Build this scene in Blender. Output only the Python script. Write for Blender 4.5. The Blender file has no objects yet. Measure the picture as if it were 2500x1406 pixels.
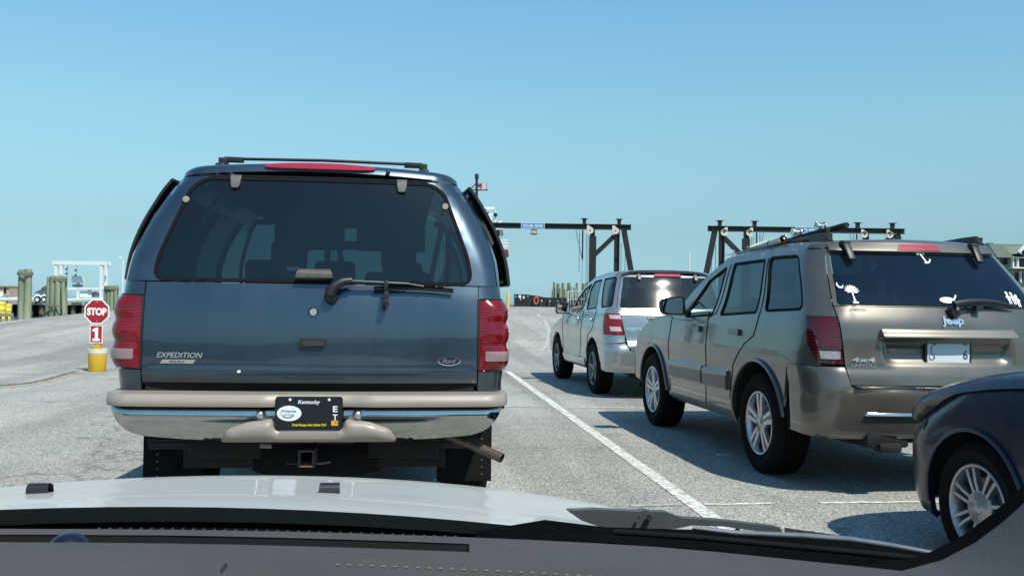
import bpy, bmesh, math, random
from mathutils import Vector, Matrix
from mathutils.geometry import delaunay_2d_cdt
random.seed(7)
R = math.radians
S = bpy.context.scene
COL = S.collection

# ------------------------------------------------------------------ camera
FPX, CX, CY, HCAM = 2250.0, 1250.0, 703.0, 1.25
yaw, pitch, roll = math.atan(260 / FPX), math.atan(34 / FPX), 0.0148
fwd = Vector((math.sin(yaw) * math.cos(pitch), math.cos(yaw) * math.cos(pitch), math.sin(pitch)))
r0 = Vector((math.cos(yaw), -math.sin(yaw), 0))
u0 = r0.cross(fwd)
rgt = r0 * math.cos(roll) + u0 * math.sin(roll)
upv = u0 * math.cos(roll) - r0 * math.sin(roll)
cd = bpy.data.cameras.new('camera')
cam = bpy.data.objects.new('camera', cd)
COL.objects.link(cam)
M = Matrix.Identity(4)
for i in range(3):
    M[i][0], M[i][1], M[i][2] = rgt[i], upv[i], -fwd[i]
M[2][3] = HCAM
cam.matrix_world = M
cd.sensor_width = 36
cd.lens = FPX / 2500 * 36
cd.clip_start, cd.clip_end = 0.02, 9000
S.camera = cam

# ------------------------------------------------------------------ light
SUNV = Vector((0.37, -0.65, 1.05)).normalized()
el = math.asin(SUNV.z)
az = math.atan2(SUNV.x, SUNV.y)
W = bpy.data.worlds.new('World')
S.world = W
W.use_nodes = True
nt = W.node_tree
bg = nt.nodes['Background']
sky = nt.nodes.new('ShaderNodeTexSky')
sky.sky_type = 'NISHITA'
sky.sun_disc = False
sky.sun_elevation = el
sky.sun_rotation = az
sky.altitude = 0
sky.air_density = 1.0
sky.dust_density = 0.25
sky.ozone_density = 2.0
# tame the bright horizon: air seen by the camera is an even, hazy blue
tcw = nt.nodes.new('ShaderNodeTexCoord'); sepw = nt.nodes.new('ShaderNodeSeparateXYZ'); rmp = nt.nodes.new('ShaderNodeValToRGB')
nt.links.new(tcw.outputs['Generated'], sepw.inputs[0]); nt.links.new(sepw.outputs[2], rmp.inputs[0])
els = rmp.color_ramp.elements
for i, (p, c) in enumerate(((0.0, (.25, .45, .72)), (.035, (.29, .46, .60)), (.07, (.36, .49, .53)), (.13, (.53, .67, .63)), (.19, (.65, .83, .73)), (.31, (.70, 1.0, .93)), (.6, (.62, .95, 1.0)))):
    e = els[i] if i < 2 else els.new(p)
    e.position = p; e.color = (*c, 1)
mulw = nt.nodes.new('ShaderNodeMix'); mulw.data_type = 'RGBA'; mulw.blend_type = 'MULTIPLY'; mulw.inputs[0].default_value = 1
nt.links.new(sky.outputs[0], mulw.inputs[6]); nt.links.new(rmp.outputs[0], mulw.inputs[7])
nt.links.new(mulw.outputs[2], bg.inputs[0])
bg.inputs[1].default_value = 0.15
sl = bpy.data.lights.new('sun', 'SUN')
sl.energy = 4.2
sl.angle = R(0.5)
sl.color = (1.0, 0.965, 0.86)
so = bpy.data.objects.new('sun', sl)
COL.objects.link(so)
so.rotation_euler = SUNV.to_track_quat('Z', 'Y').to_euler()
S.view_settings.view_transform = 'Standard'
S.view_settings.look = 'None'
S.view_settings.exposure = 0.3
S.view_settings.gamma = 1.0
S.cycles.max_bounces = 8
S.cycles.transparent_max_bounces = 12
S.cycles.caustics_reflective = False
S.cycles.caustics_refractive = False
S.cycles.sample_clamp_indirect = 6.0
S.cycles.use_denoising = True

# ------------------------------------------------------------------ helpers
def at(px, py, d):
    """World point seen at photo pixel (px, py) at depth d along the view axis."""
    return Vector((0, 0, HCAM)) + (fwd + rgt * ((px - CX) / FPX) + upv * ((CY - py) / FPX)) * d

def interp(pts):
    """Smooth monotone (pchip) curve through (x, y) pairs."""
    xs = [p[0] for p in pts]; ys = [p[1] for p in pts]; n = len(xs)
    h = [xs[i + 1] - xs[i] for i in range(n - 1)]
    dl = [(ys[i + 1] - ys[i]) / h[i] for i in range(n - 1)]
    m = [dl[0]] + [0.0 if dl[i - 1] * dl[i] <= 0 else
                   2 * dl[i - 1] * dl[i] / (dl[i - 1] + dl[i]) for i in range(1, n - 1)] + [dl[-1]]
    def f(x):
        if x <= xs[0]: return ys[0] + m[0] * (x - xs[0]) * 0.3
        if x >= xs[-1]: return ys[-1] + m[-1] * (x - xs[-1]) * 0.3
        i = 0
        while x > xs[i + 1]: i += 1
        t = (x - xs[i]) / h[i]; t2, t3 = t * t, t * t * t
        return ((2 * t3 - 3 * t2 + 1) * ys[i] + (t3 - 2 * t2 + t) * h[i] * m[i]
                + (-2 * t3 + 3 * t2) * ys[i + 1] + (t3 - t2) * h[i] * m[i + 1])
    return f

def lin(pts):
    def f(x):
        if x <= pts[0][0]: return pts[0][1]
        for a, b in zip(pts, pts[1:]):
            if x <= b[0]: return a[1] + (b[1] - a[1]) * (x - a[0]) / (b[0] - a[0])
        return pts[-1][1]
    return f

def put(o, label=None, cat=None, group=None, kind=None):
    for k, v in (('label', label), ('category', cat), ('group', group), ('kind', kind)):
        if v: o[k] = v
    return o

def empty(name, loc=(0, 0, 0), rz=0.0, parent=None, **k):
    o = bpy.data.objects.new(name, None)
    COL.objects.link(o)
    o.location = loc; o.rotation_euler = (0, 0, rz)
    o.empty_display_size = 0.2
    if parent: o.parent = parent
    return put(o, **k)

def copy_tree(o, parent=None):
    c = o.copy(); COL.objects.link(c)
    if parent: c.parent = parent
    for ch in list(o.children): copy_tree(ch, c)
    return c

class MB:
    def __init__(s): s.v = []; s.f = []; s.m = []
    def add(s, vs, fs, mi=0):
        b = len(s.v); s.v += [tuple(v) for v in vs]
        s.f += [tuple(b + i for i in f) for f in fs]; s.m += [mi] * len(fs); return s
    def box(s, c, size, rot=None, mi=0):
        c = Vector(c); hx, hy, hz = size[0] / 2, size[1] / 2, size[2] / 2
        vs = [Vector((x, y, z)) for x in (-hx, hx) for y in (-hy, hy) for z in (-hz, hz)]
        if rot is not None: vs = [rot @ v for v in vs]
        return s.add([c + v for v in vs], [(0, 1, 3, 2), (4, 6, 7, 5), (0, 4, 5, 1), (2, 3, 7, 6), (0, 2, 6, 4), (1, 5, 7, 3)], mi)
    def bar(s, a, b, w, t, mi=0, side=None):
        a, b = Vector(a), Vector(b); d = (b - a)
        q = d.normalized(); sd = Vector(side) if side else (Vector((0, 1, 0)) if abs(q.y) < .9 else Vector((1, 0, 0)))
        n = q.cross(sd).normalized(); sd = n.cross(q).normalized()
        Mx = Matrix((n, sd, q)).transposed()
        return s.box((a + b) / 2, (w, t, d.length), Mx, mi)
    def tube(s, path, r, n=10, mi=0, cap=True, flat=1.0, upd=None):
        P = [Vector(p) for p in path]
        rs = r if isinstance(r, (list, tuple)) else [r] * len(P)
        vs = []; prev = None
        for i, p in enumerate(P):
            t = ((P[min(i + 1, len(P) - 1)] - P[max(i - 1, 0)])).normalized()
            a = Vector(upd) if upd else (prev if prev else (Vector((0, 0, 1)) if abs(t.z) < .9 else Vector((1, 0, 0))))
            x = (a - t * a.dot(t)).normalized(); y = t.cross(x); prev = x
            for k in range(n):
                an = 2 * math.pi * k / n
                vs.append(p + (x * math.cos(an) * flat + y * math.sin(an)) * rs[i])
        fs = [(i * n + k, i * n + (k + 1) % n, (i + 1) * n + (k + 1) % n, (i + 1) * n + k) for i in range(len(P) - 1) for k in range(n)]
        if cap: fs += [tuple(range(n))[::-1], tuple((len(P) - 1) * n + k for k in range(n))]
        return s.add(vs, fs, mi)
    def lathe(s, prof, c=(0, 0, 0), axis='z', n=32, mi=0, cap=False):
        """prof: (radius, height) pairs."""
        vs = []; c = Vector(c)
        for r, h in prof:
            for k in range(n):
                a = 2 * math.pi * k / n; x, y = r * math.cos(a), r * math.sin(a)
                vs.append(c + (Vector((x, y, h)) if axis == 'z' else Vector((h, x, y)) if axis == 'x' else Vector((x, h, y))))
        fs = [(i * n + k, i * n + (k + 1) % n, (i + 1) * n + (k + 1) % n, (i + 1) * n + k) for i in range(len(prof) - 1) for k in range(n)]
        if cap: fs += [tuple(range(n))[::-1], tuple((len(prof) - 1) * n + k for k in range(n))]
        return s.add(vs, fs, mi)
    def ball(s, c, r, n=12, m=8, sc=(1, 1, 1), mi=0):
        vs = []; c = Vector(c)
        for i in range(m + 1):
            th = math.pi * i / m
            for k in range(n):
                a = 2 * math.pi * k / n
                vs.append(c + Vector((r * sc[0] * math.sin(th) * math.cos(a), r * sc[1] * math.sin(th) * math.sin(a), r * sc[2] * math.cos(th))))
        fs = [(i * n + k, (i + 1) * n + k, (i + 1) * n + (k + 1) % n, i * n + (k + 1) % n) for i in range(m) for k in range(n)]
        return s.add(vs, fs, mi)
    def prism(s, outline, o, ux, uy, depth, mi=0):
        """Flat outline [(u, v)] in the frame o, ux, uy, extruded by depth along ux x uy (centred at the back)."""
        o, ux, uy = Vector(o), Vector(ux), Vector(uy); n = ux.cross(uy).normalized(); k = len(outline)
        a = [o + ux * p[0] + uy * p[1] for p in outline]
        vs = a + [p + n * depth for p in a]
        fs = [tuple(range(k))[::-1], tuple(range(k, 2 * k))] + [(i, (i + 1) % k, k + (i + 1) % k, k + i) for i in range(k)]
        return s.add(vs, fs, mi)
    def grid(s, rows, mi=0, closed=False):
        n = len(rows[0]); vs = [p for r in rows for p in r]
        fs = [(i * n + j, i * n + (j + 1) % n, (i + 1) * n + (j + 1) % n, (i + 1) * n + j)
              for i in range(len(rows) - 1) for j in range(n if closed else n - 1)]
        return s.add(vs, fs, mi)
    def build(s, name, mats, parent=None, bevel=0.0, seg=2, smooth=35, subd=0, solid=0.0, **k):
        me = bpy.data.meshes.new(name)
        me.from_pydata(s.v, [], s.f)
        if not isinstance(mats, (list, tuple)): mats = [mats]
        for m in mats: me.materials.append(m)
        me.polygons.foreach_set('material_index', s.m)
        bm = bmesh.new(); bm.from_mesh(me)
        bmesh.ops.remove_doubles(bm, verts=bm.verts, dist=1e-5)
        bmesh.ops.recalc_face_normals(bm, faces=bm.faces)
        if bevel > 0:
            es = [e for e in bm.edges if len(e.link_faces) == 2 and e.calc_face_angle(0) > R(30)]
            bmesh.ops.bevel(bm, geom=es, offset=bevel, segments=seg, profile=0.5, affect='EDGES', clamp_overlap=True)
        bm.to_mesh(me); bm.free()
        return finish(me, name, parent, smooth, subd, solid, **k)

def finish(me, name, parent=None, smooth=35, subd=0, solid=0.0, **k):
    o = bpy.data.objects.new(name, me); COL.objects.link(o)
    if parent: o.parent = parent
    if smooth:
        me.polygons.foreach_set('use_smooth', [True] * len(me.polygons))
        if smooth < 180: me.set_sharp_from_angle(angle=R(smooth))
    if solid:
        md = o.modifiers.new('thick', 'SOLIDIFY'); md.thickness = solid; md.offset = -1
    if subd:
        md = o.modifiers.new('smooth', 'SUBSURF'); md.levels = md.render_levels = subd
    return put(o, **k)

# --- panels cut out of a curved surface -----------------------------------
def inside(poly, x, y):
    c = False; n = len(poly); j = n - 1
    for i in range(n):
        xi, yi = poly[i]; xj, yj = poly[j]
        if (yi > y) != (yj > y) and x < (xj - xi) * (y - yi) / (yj - yi) + xi: c = not c
        j = i
    return c

def dist(poly, x, y):
    b = 1e9; n = len(poly)
    for i in range(n):
        ax, ay = poly[i]; bx, by = poly[(i + 1) % n]
        dx, dy = bx - ax, by - ay; L = dx * dx + dy * dy
        t = 0 if L == 0 else max(0, min(1, ((x - ax) * dx + (y - ay) * dy) / L))
        q = (x - ax - t * dx) ** 2 + (y - ay - t * dy) ** 2
        if q < b: b = q
    return math.sqrt(b)

def dens(poly, h):
    o = []; n = len(poly)
    for i in range(n):
        a, b = poly[i], poly[(i + 1) % n]
        k = max(1, int(math.ceil(math.hypot(b[0] - a[0], b[1] - a[1]) / h)))
        o += [(a[0] + (b[0] - a[0]) * t / k, a[1] + (b[1] - a[1]) * t / k) for t in range(k)]
    return o

def area(p): return sum(p[i][0] * p[(i + 1) % len(p)][1] - p[(i + 1) % len(p)][0] * p[i][1] for i in range(len(p))) / 2

def inset(poly, d):
    """Polygon moved inwards by d (outwards for d < 0)."""
    p = poly if area(poly) > 0 else poly[::-1]; o = []; n = len(p)
    for i in range(n):
        a, b, c = Vector(p[i - 1]), Vector(p[i]), Vector(p[(i + 1) % n])
        e1, e2 = (b - a).normalized(), (c - b).normalized()
        n1, n2 = Vector((-e1.y, e1.x)), Vector((-e2.y, e2.x))
        m = n1 + n2
        m = m / max(m.dot(n1), 0.35) if m.length > 1e-6 else n1
        o.append(tuple(b + m * d))
    return o

def rnd(poly, r, k=5):
    """Round the corners of a polygon; r is a number or one radius per corner."""
    o = []; n = len(poly)
    for i in range(n):
        ri = r[i] if isinstance(r, (list, tuple)) else r
        a, b, c = Vector(poly[i - 1]), Vector(poly[i]), Vector(poly[(i + 1) % n])
        d1, d2 = a - b, c - b
        t = min(ri, d1.length * .49, d2.length * .49)
        if t < 1e-4: o.append(tuple(b)); continue
        p, q = b + d1.normalized() * t, b + d2.normalized() * t
        for j in range(k + 1):
            u = j / k; o.append(tuple(p * (1 - u) ** 2 + b * 2 * u * (1 - u) + q * u * u))
    return o

def normal(fn, s, z, e=0.004):
    a = Vector(fn(s + e, z)) - Vector(fn(s - e, z)); b = Vector(fn(s, z + e)) - Vector(fn(s, z - e))
    return a.cross(b).normalized()

def panel(name, parent, mat, outline, fn, h=0.04, off=0.0, rim=0.02, holes=(), smooth=50, extra=(), **k):
    """A sheet cut to OUTLINE in the (s, z) domain of the surface FN, its edges turned in by RIM."""
    offf = off if callable(off) else (lambda s, z: off)
    loops = [dens(outline, h)] + [dens(q, h) for q in holes]
    if area(loops[0]) < 0: loops[0] = loops[0][::-1]
    V = []; E = []
    for L in loops:
        b = len(V); V += L; E += [(b + i, b + (i + 1) % len(L)) for i in range(len(L))]
    nb = len(V)
    xs = [p[0] for p in loops[0]]; ys = [p[1] for p in loops[0]]
    x = math.floor(min(xs) / h) * h
    while x < max(xs):
        y = math.floor(min(ys) / h) * h
        while y < max(ys):
            if inside(loops[0], x, y) and not any(inside(q, x, y) for q in loops[1:]) and min(dist(q, x, y) for q in loops) > h * .45:
                V.append((x, y))
            y += h
        x += h
    V += [p for p in extra if inside(loops[0], *p)]
    vo, eo, fo, ov, oe, of = delaunay_2d_cdt([Vector(p) for p in V], E, [], 0, 1e-6)
    fs = []
    for f in fo:
        cx = sum(vo[i].x for i in f) / len(f); cy = sum(vo[i].y for i in f) / len(f)
        if inside(loops[0], cx, cy) and not any(inside(q, cx, cy) for q in loops[1:]): fs.append(tuple(f))
    nrm = [normal(fn, p.x, p.y) for p in vo]
    P = [Vector(fn(p.x, p.y)) + nrm[i] * offf(p.x, p.y) for i, p in enumerate(vo)]
    if rim:
        cnt = {}
        for f in fs:
            for i in range(len(f)):
                e = (f[i], f[(i + 1) % len(f)]); cnt[tuple(sorted(e))] = cnt.get(tuple(sorted(e)), []) + [e]
        mp = {}; newf = []
        for e in [v[0] for v in cnt.values() if len(v) == 1]:
            for i in e:
                if i not in mp:
                    mp[i] = len(P); P.append(P[i] - nrm[i] * rim)
            newf.append((e[1], e[0], mp[e[0]], mp[e[1]]))
        fs += newf
    me = bpy.data.meshes.new(name)
    me.from_pydata([tuple(p) for p in P], [], fs)
    me.materials.append(mat)
    return finish(me, name, parent, smooth, **k)

def textmesh(body, w, h, shear=0.0, bold=0.0, extrude=0.0, res=3):
    cu = bpy.data.curves.new('t', 'FONT'); cu.body = body; cu.size = 1; cu.shear = shear; cu.offset = bold; cu.resolution_u = res
    o = bpy.data.objects.new('t', cu); COL.objects.link(o)
    dg = bpy.context.evaluated_depsgraph_get(); dg.update()
    me = bpy.data.meshes.new_from_object(o.evaluated_get(dg))
    bpy.data.objects.remove(o)
    vs = [v.co.copy() for v in me.vertices]; fs = [tuple(p.vertices) for p in me.polygons]
    bpy.data.meshes.remove(me)
    x0, x1 = min(v.x for v in vs), max(v.x for v in vs); y0, y1 = min(v.y for v in vs), max(v.y for v in vs)
    vs = [((v.x - (x0 + x1) / 2) / (x1 - x0) * w, (v.y - (y0 + y1) / 2) / (y1 - y0) * h) for v in vs]
    return vs, fs

def extr(vs, fs, fn):
    """Solid from a flat (u, v) mesh: fn(u, v, t) gives the point at front (t=1) or back (t=0)."""
    n = len(vs); P = [fn(u, v, 1) for u, v in vs] + [fn(u, v, 0) for u, v in vs]
    F = list(fs); cnt = {}
    for f in fs:
        for i in range(len(f)):
            e = (f[i], f[(i + 1) % len(f)]); cnt.setdefault(tuple(sorted(e)), []).append(e)
    for v in cnt.values():
        if len(v) == 1: a, b = v[0]; F.append((b, a, a + n, b + n))
    return P, F

def text(mb, body, w, h, o, ux, uy, depth=0.002, mi=0, **k):
    o, ux, uy = Vector(o), Vector(ux), Vector(uy); n = ux.cross(uy)
    vs, fs = textmesh(body, w, h, **k)
    P, F = extr(vs, fs, lambda a, b, t: o + ux * a + uy * b + n * depth * t)
    return mb.add(P, F, mi)

def text_on(mb, body, w, h, fn, s0, z0, depth=0.004, off=0.0, mi=0, **k):
    vs, fs = textmesh(body, w, h, **k)
    P, F = extr(vs, fs, lambda a, b, t: Vector(fn(s0 + a, z0 + b)) + normal(fn, s0 + a, z0 + b) * (off + depth * t))
    return mb.add(P, F, mi)

# ------------------------------------------------------------------ materials
MATS = {}
def mat(name, col, rough=0.5, metal=0.0, coat=0.0, spec=0.5, var=0.0, vs=8.0, bump=0.0, bs=60.0, col2=None, emit=None, coatr=0.03, stretch=None):
    if name in MATS: return MATS[name]
    m = bpy.data.materials.new(name); m.use_nodes = True
    t = m.node_tree; p = t.nodes['Principled BSDF']
    p.inputs['Base Color'].default_value = (*col, 1); p.inputs['Roughness'].default_value = rough
    p.inputs['Metallic'].default_value = metal; p.inputs['Specular IOR Level'].default_value = spec
    p.inputs['Coat Weight'].default_value = coat; p.inputs['Coat Roughness'].default_value = coatr
    tc = None
    if var or col2 or bump:
        tc = t.nodes.new('ShaderNodeTexCoord'); mp = t.nodes.new('ShaderNodeMapping')
        if stretch: mp.inputs['Scale'].default_value = stretch
        t.links.new(tc.outputs['Object'], mp.inputs['Vector'])
    if var or col2:
        nz = t.nodes.new('ShaderNodeTexNoise'); nz.inputs['Scale'].default_value = vs; nz.inputs['Detail'].default_value = 6
        nz.inputs['Roughness'].default_value = 0.65
        t.links.new(mp.outputs[0], nz.inputs['Vector'])
        cr = t.nodes.new('ShaderNodeValToRGB')
        c2 = col2 or tuple(min(1, c * (1 + var)) for c in col); c1 = col if col2 else tuple(c * (1 - var) for c in col)
        cr.color_ramp.elements[0].color = (*c1, 1); cr.color_ramp.elements[1].color = (*c2, 1)
        cr.color_ramp.elements[0].position = 0.33; cr.color_ramp.elements[1].position = 0.67
        t.links.new(nz.outputs[0], cr.inputs[0]); t.links.new(cr.outputs[0], p.inputs['Base Color'])
    if bump:
        nb = t.nodes.new('ShaderNodeTexNoise'); nb.inputs['Scale'].default_value = bs; nb.inputs['Detail'].default_value = 4
        t.links.new(mp.outputs[0], nb.inputs['Vector'])
        b = t.nodes.new('ShaderNodeBump'); b.inputs['Strength'].default_value = bump; b.inputs['Distance'].default_value = 0.01
        t.links.new(nb.outputs[0], b.inputs['Height']); t.links.new(b.outputs[0], p.inputs['Normal'])
    if emit:
        p.inputs['Emission Color'].default_value = (*emit[:3], 1); p.inputs['Emission Strength'].default_value = emit[3]
    MATS[name] = m
    return m

def glass(name, tint, refl=0.9, base=0.0, bcol=(0.01, 0.012, 0.015), rough=0.02):
    """Thin tinted pane: transmits TINT, mirrors by Fresnel."""
    if name in MATS: return MATS[name]
    m = bpy.data.materials.new(name); m.use_nodes = True; t = m.node_tree
    t.nodes.remove(t.nodes['Principled BSDF']); out = t.nodes['Material Output']
    tr = t.nodes.new('ShaderNodeBsdfTransparent'); tr.inputs[0].default_value = (*tint, 1)
    gl = t.nodes.new('ShaderNodeBsdfGlossy'); gl.inputs['Roughness'].default_value = rough; gl.inputs[0].default_value = (refl, refl, refl, 1)
    df = t.nodes.new('ShaderNodeBsdfDiffuse'); df.inputs[0].default_value = (*bcol, 1)
    m1 = t.nodes.new('ShaderNodeMixShader'); m1.inputs[0].default_value = base
    t.links.new(tr.outputs[0], m1.inputs[1]); t.links.new(df.outputs[0], m1.inputs[2])
    fr = t.nodes.new('ShaderNodeFresnel')
    ge = t.nodes.new('ShaderNodeNewGeometry'); io = t.nodes.new('ShaderNodeMapRange')      # same reflectance from either side of the pane
    io.inputs['To Min'].default_value = 1.5; io.inputs['To Max'].default_value = 1 / 1.5
    t.links.new(ge.outputs['Backfacing'], io.inputs['Value']); t.links.new(io.outputs[0], fr.inputs[0])
    m2 = t.nodes.new('ShaderNodeMixShader')
    t.links.new(fr.outputs[0], m2.inputs[0]); t.links.new(m1.outputs[0], m2.inputs[1]); t.links.new(gl.outputs[0], m2.inputs[2])
    t.links.new(m2.outputs[0], out.inputs[0])
    MATS[name] = m
    return m

BLACK = mat('black_plastic', (0.012, 0.012, 0.013), 0.45, bump=0.05, bs=300)
RUBBER = mat('rubber', (0.008, 0.008, 0.009), 0.85, spec=.12, var=0.3, vs=15, bump=0.1, bs=120)
UNDER = mat('underbody', (0.006, 0.006, 0.007), 0.85, var=0.4, vs=9)
CHROME = mat('chrome', (0.82, 0.82, 0.82), 0.06, 1.0)
ALLOY = mat('alloy', (0.48, 0.49, 0.50), 0.32, 0.9, coat=0.4, var=0.06, vs=30)
STEEL = mat('dark_steel', (0.014, 0.014, 0.017), 0.6, 0.3, var=0.3, vs=4, bump=0.1, bs=40)
WHITEP = mat('white_paint', (0.78, 0.78, 0.76), 0.45, var=0.05, vs=5)
GREYM = mat('grey_metal', (0.28, 0.28, 0.28), 0.5, 0.6, var=0.15, vs=20)
REDLENS = mat('red_lens', (0.38, 0.006, 0.012), 0.18, coat=1.0, var=0.25, vs=10)
REDDARK = mat('dark_red_lens', (0.11, 0.004, 0.008), 0.18, coat=1.0, var=0.3, vs=12)
CLEARLENS = mat('clear_lens', (0.62, 0.60, 0.60), 0.2, 0.2, coat=1.0, var=0.12, vs=60, bump=0.3, bs=120, stretch=(6, 1, 1))
SEAT = mat('seat_cloth', (0.02, 0.021, 0.024), 0.9, var=0.2, vs=20)
WHITED = mat('white_decal', (0.75, 0.76, 0.78), 0.5, var=0.04, vs=40)

def lens(name, col, scale=26.0, rough=.16, coat=.35):
    """Moulded lamp lens: fine horizontal ribs of lighter and darker red."""
    if name in MATS: return MATS[name]
    m = bpy.data.materials.new(name); m.use_nodes = True; t = m.node_tree; L = t.links.new; N = t.nodes.new
    p = t.nodes['Principled BSDF']; p.inputs['Roughness'].default_value = rough; p.inputs['Coat Weight'].default_value = coat; p.inputs['Specular IOR Level'].default_value = .35
    tc = N('ShaderNodeTexCoord'); w = N('ShaderNodeTexWave'); w.bands_direction = 'Z'; w.inputs['Scale'].default_value = scale; w.inputs['Distortion'].default_value = 1.2; w.inputs['Detail'].default_value = 3
    n = N('ShaderNodeTexNoise'); n.inputs['Scale'].default_value = 11; n.inputs['Detail'].default_value = 3
    L(tc.outputs['Object'], w.inputs['Vector']); L(tc.outputs['Object'], n.inputs['Vector'])
    mx = N('ShaderNodeMix'); mx.data_type = 'FLOAT'; mx.inputs[0].default_value = .5; L(w.outputs['Fac'], mx.inputs[2]); L(n.outputs[0], mx.inputs[3])
    r = N('ShaderNodeValToRGB'); L(mx.outputs[0], r.inputs[0]); e = r.color_ramp.elements
    e[0].position = .25; e[0].color = (*[c * .35 for c in col], 1); e[1].position = .75; e[1].color = (*[min(1, c * 1.5) for c in col], 1)
    L(r.outputs[0], p.inputs['Base Color']); MATS[name] = m
    return m

# ================================================================== SETTING
def smooth(a, b, x):
    t = max(0.0, min(1.0, (x - a) / (b - a))); return t * t * (3 - 2 * t)

def hgt(x, y):
    """Lot: flat where the cars queue, rising to the ferry ramp ahead."""
    return 0.93 * smooth(17, 37, y) * smooth(-17, -7, x) + 0.10 * smooth(16, 30, y)

def asphalt():
    m = bpy.data.materials.new('asphalt'); m.use_nodes = True; t = m.node_tree; L = t.links.new; N = t.nodes.new
    p = t.nodes['Principled BSDF']; p.inputs['Roughness'].default_value = 0.85; p.inputs['Specular IOR Level'].default_value = 0.25
    tc = N('ShaderNodeTexCoord')
    def noise(sc, det=4, rg=.6):
        n = N('ShaderNodeTexNoise'); n.inputs['Scale'].default_value = sc; n.inputs['Detail'].default_value = det; n.inputs['Roughness'].default_value = rg
        L(tc.outputs['Object'], n.inputs['Vector']); return n
    vo = N('ShaderNodeTexVoronoi'); vo.inputs['Scale'].default_value = 105; L(tc.outputs['Object'], vo.inputs['Vector'])
    r1 = N('ShaderNodeValToRGB'); L(vo.outputs['Color'], r1.inputs[0])
    e = r1.color_ramp.elements; e[0].position = 0.05; e[0].color = (.145, .145, .13, 1); e[1].position = 0.95; e[1].color = (.66, .65, .59, 1)
    x = e.new(0.5); x.color = (.355, .352, .318, 1)
    big = noise(0.25, 5); r2 = N('ShaderNodeValToRGB'); L(big.outputs[0], r2.inputs[0])
    r2.color_ramp.elements[0].position = .35; r2.color_ramp.elements[0].color = (.74, .74, .75, 1)
    r2.color_ramp.elements[1].position = .68; r2.color_ramp.elements[1].color = (1.12, 1.11, 1.08, 1)
    mx = N('ShaderNodeMix'); mx.data_type = 'RGBA'; mx.blend_type = 'MULTIPLY'; mx.inputs[0].default_value = 1
    L(r1.outputs[0], mx.inputs[6]); L(r2.outputs[0], mx.inputs[7])
    # worn, oily patches and tyre streaks along the lanes
    mp = N('ShaderNodeMapping'); mp.inputs['Scale'].default_value = (1.6, .12, 1); L(tc.outputs['Object'], mp.inputs['Vector'])
    st = N('ShaderNodeTexNoise'); st.inputs['Scale'].default_value = 1.0; st.inputs['Detail'].default_value = 5; L(mp.outputs[0], st.inputs['Vector'])
    r3 = N('ShaderNodeValToRGB'); L(st.outputs[0], r3.inputs[0])
    r3.color_ramp.elements[0].position = .30; r3.color_ramp.elements[0].color = (.70, .70, .70, 1)
    r3.color_ramp.elements[1].position = .55; r3.color_ramp.elements[1].color = (1, 1, 1, 1)
    m2 = N('ShaderNodeMix'); m2.data_type = 'RGBA'; m2.blend_type = 'MULTIPLY'; m2.inputs[0].default_value = 1
    L(mx.outputs[2], m2.inputs[6]); L(r3.outputs[0], m2.inputs[7])
    # hairline cracks
    vc = N('ShaderNodeTexVoronoi'); vc.feature = 'DISTANCE_TO_EDGE'; vc.inputs['Scale'].default_value = 0.22
    wn = noise(1.2, 4); ad = N('ShaderNodeMix'); ad.data_type = 'RGBA'; ad.blend_type = 'LINEAR_LIGHT'; ad.inputs[0].default_value = .6
    L(tc.outputs['Object'], ad.inputs[6]); L(wn.outputs['Color'], ad.inputs[7]); L(ad.outputs[2], vc.inputs['Vector'])
    r4 = N('ShaderNodeValToRGB'); L(vc.outputs['Distance'], r4.inputs[0])
    r4.color_ramp.elements[0].position = 0.0; r4.color_ramp.elements[0].color = (.45, .45, .45, 1)
    r4.color_ramp.elements[1].position = 0.008; r4.color_ramp.elements[1].color = (1, 1, 1, 1)
    m3 = N('ShaderNodeMix'); m3.data_type = 'RGBA'; m3.blend_type = 'MULTIPLY'; m3.inputs[0].default_value = .7
    L(m2.outputs[2], m3.inputs[6]); L(r4.outputs[0], m3.inputs[7]); L(m3.outputs[2], p.inputs['Base Color'])
    # oil drips and damp stains
    on = noise(1.7, 3, .5); r5 = N('ShaderNodeValToRGB'); L(on.outputs[0], r5.inputs[0])
    r5.color_ramp.elements[0].position = .24; r5.color_ramp.elements[0].color = (.50, .50, .51, 1)
    r5.color_ramp.elements[1].position = .36; r5.color_ramp.elements[1].color = (1, 1, 1, 1)
    m4 = N('ShaderNodeMix'); m4.data_type = 'RGBA'; m4.blend_type = 'MULTIPLY'; m4.inputs[0].default_value = .8
    L(m3.outputs[2], m4.inputs[6]); L(r5.outputs[0], m4.inputs[7]); L(m4.outputs[2], p.inputs['Base Color'])
    b = N('ShaderNodeBump'); b.inputs['Strength'].default_value = .7; b.inputs['Distance'].default_value = .006
    L(vo.outputs['Distance'], b.inputs['Height']); L(b.outputs[0], p.inputs['Normal'])
    return m
ASPHALT = asphalt()
CONC = mat('concrete', (0.36, 0.35, 0.31), 0.85, col2=(0.47, 0.46, 0.42), vs=1.5, bump=0.2, bs=20)

def edge_y(x):
    """Where the lot ends at the water."""
    return lin([(-90, 37.0), (-21, 37.5), (-17, 38.0), (-13.5, 41.5), (-10, 44.5), (0, 45.0), (120, 45.0)])(x)

mb = MB()
xs = [-90, -60, -40, -30] + [-26 + i for i in range(60)] + [36, 44, 60, 90, 120]
ts = [i / 70 for i in range(71)]
rows = []
for x in xs:
    ye = edge_y(x); rows.append([(x, -60 + 50 * t / .1 if t < .1 else -10 + (ye + 10) * (t - .1) / .9, 0) for t in ts])
    rows[-1] = [(a, b, hgt(a, b)) for a, b, c in rows[-1]]
mb.grid(rows)
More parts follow.
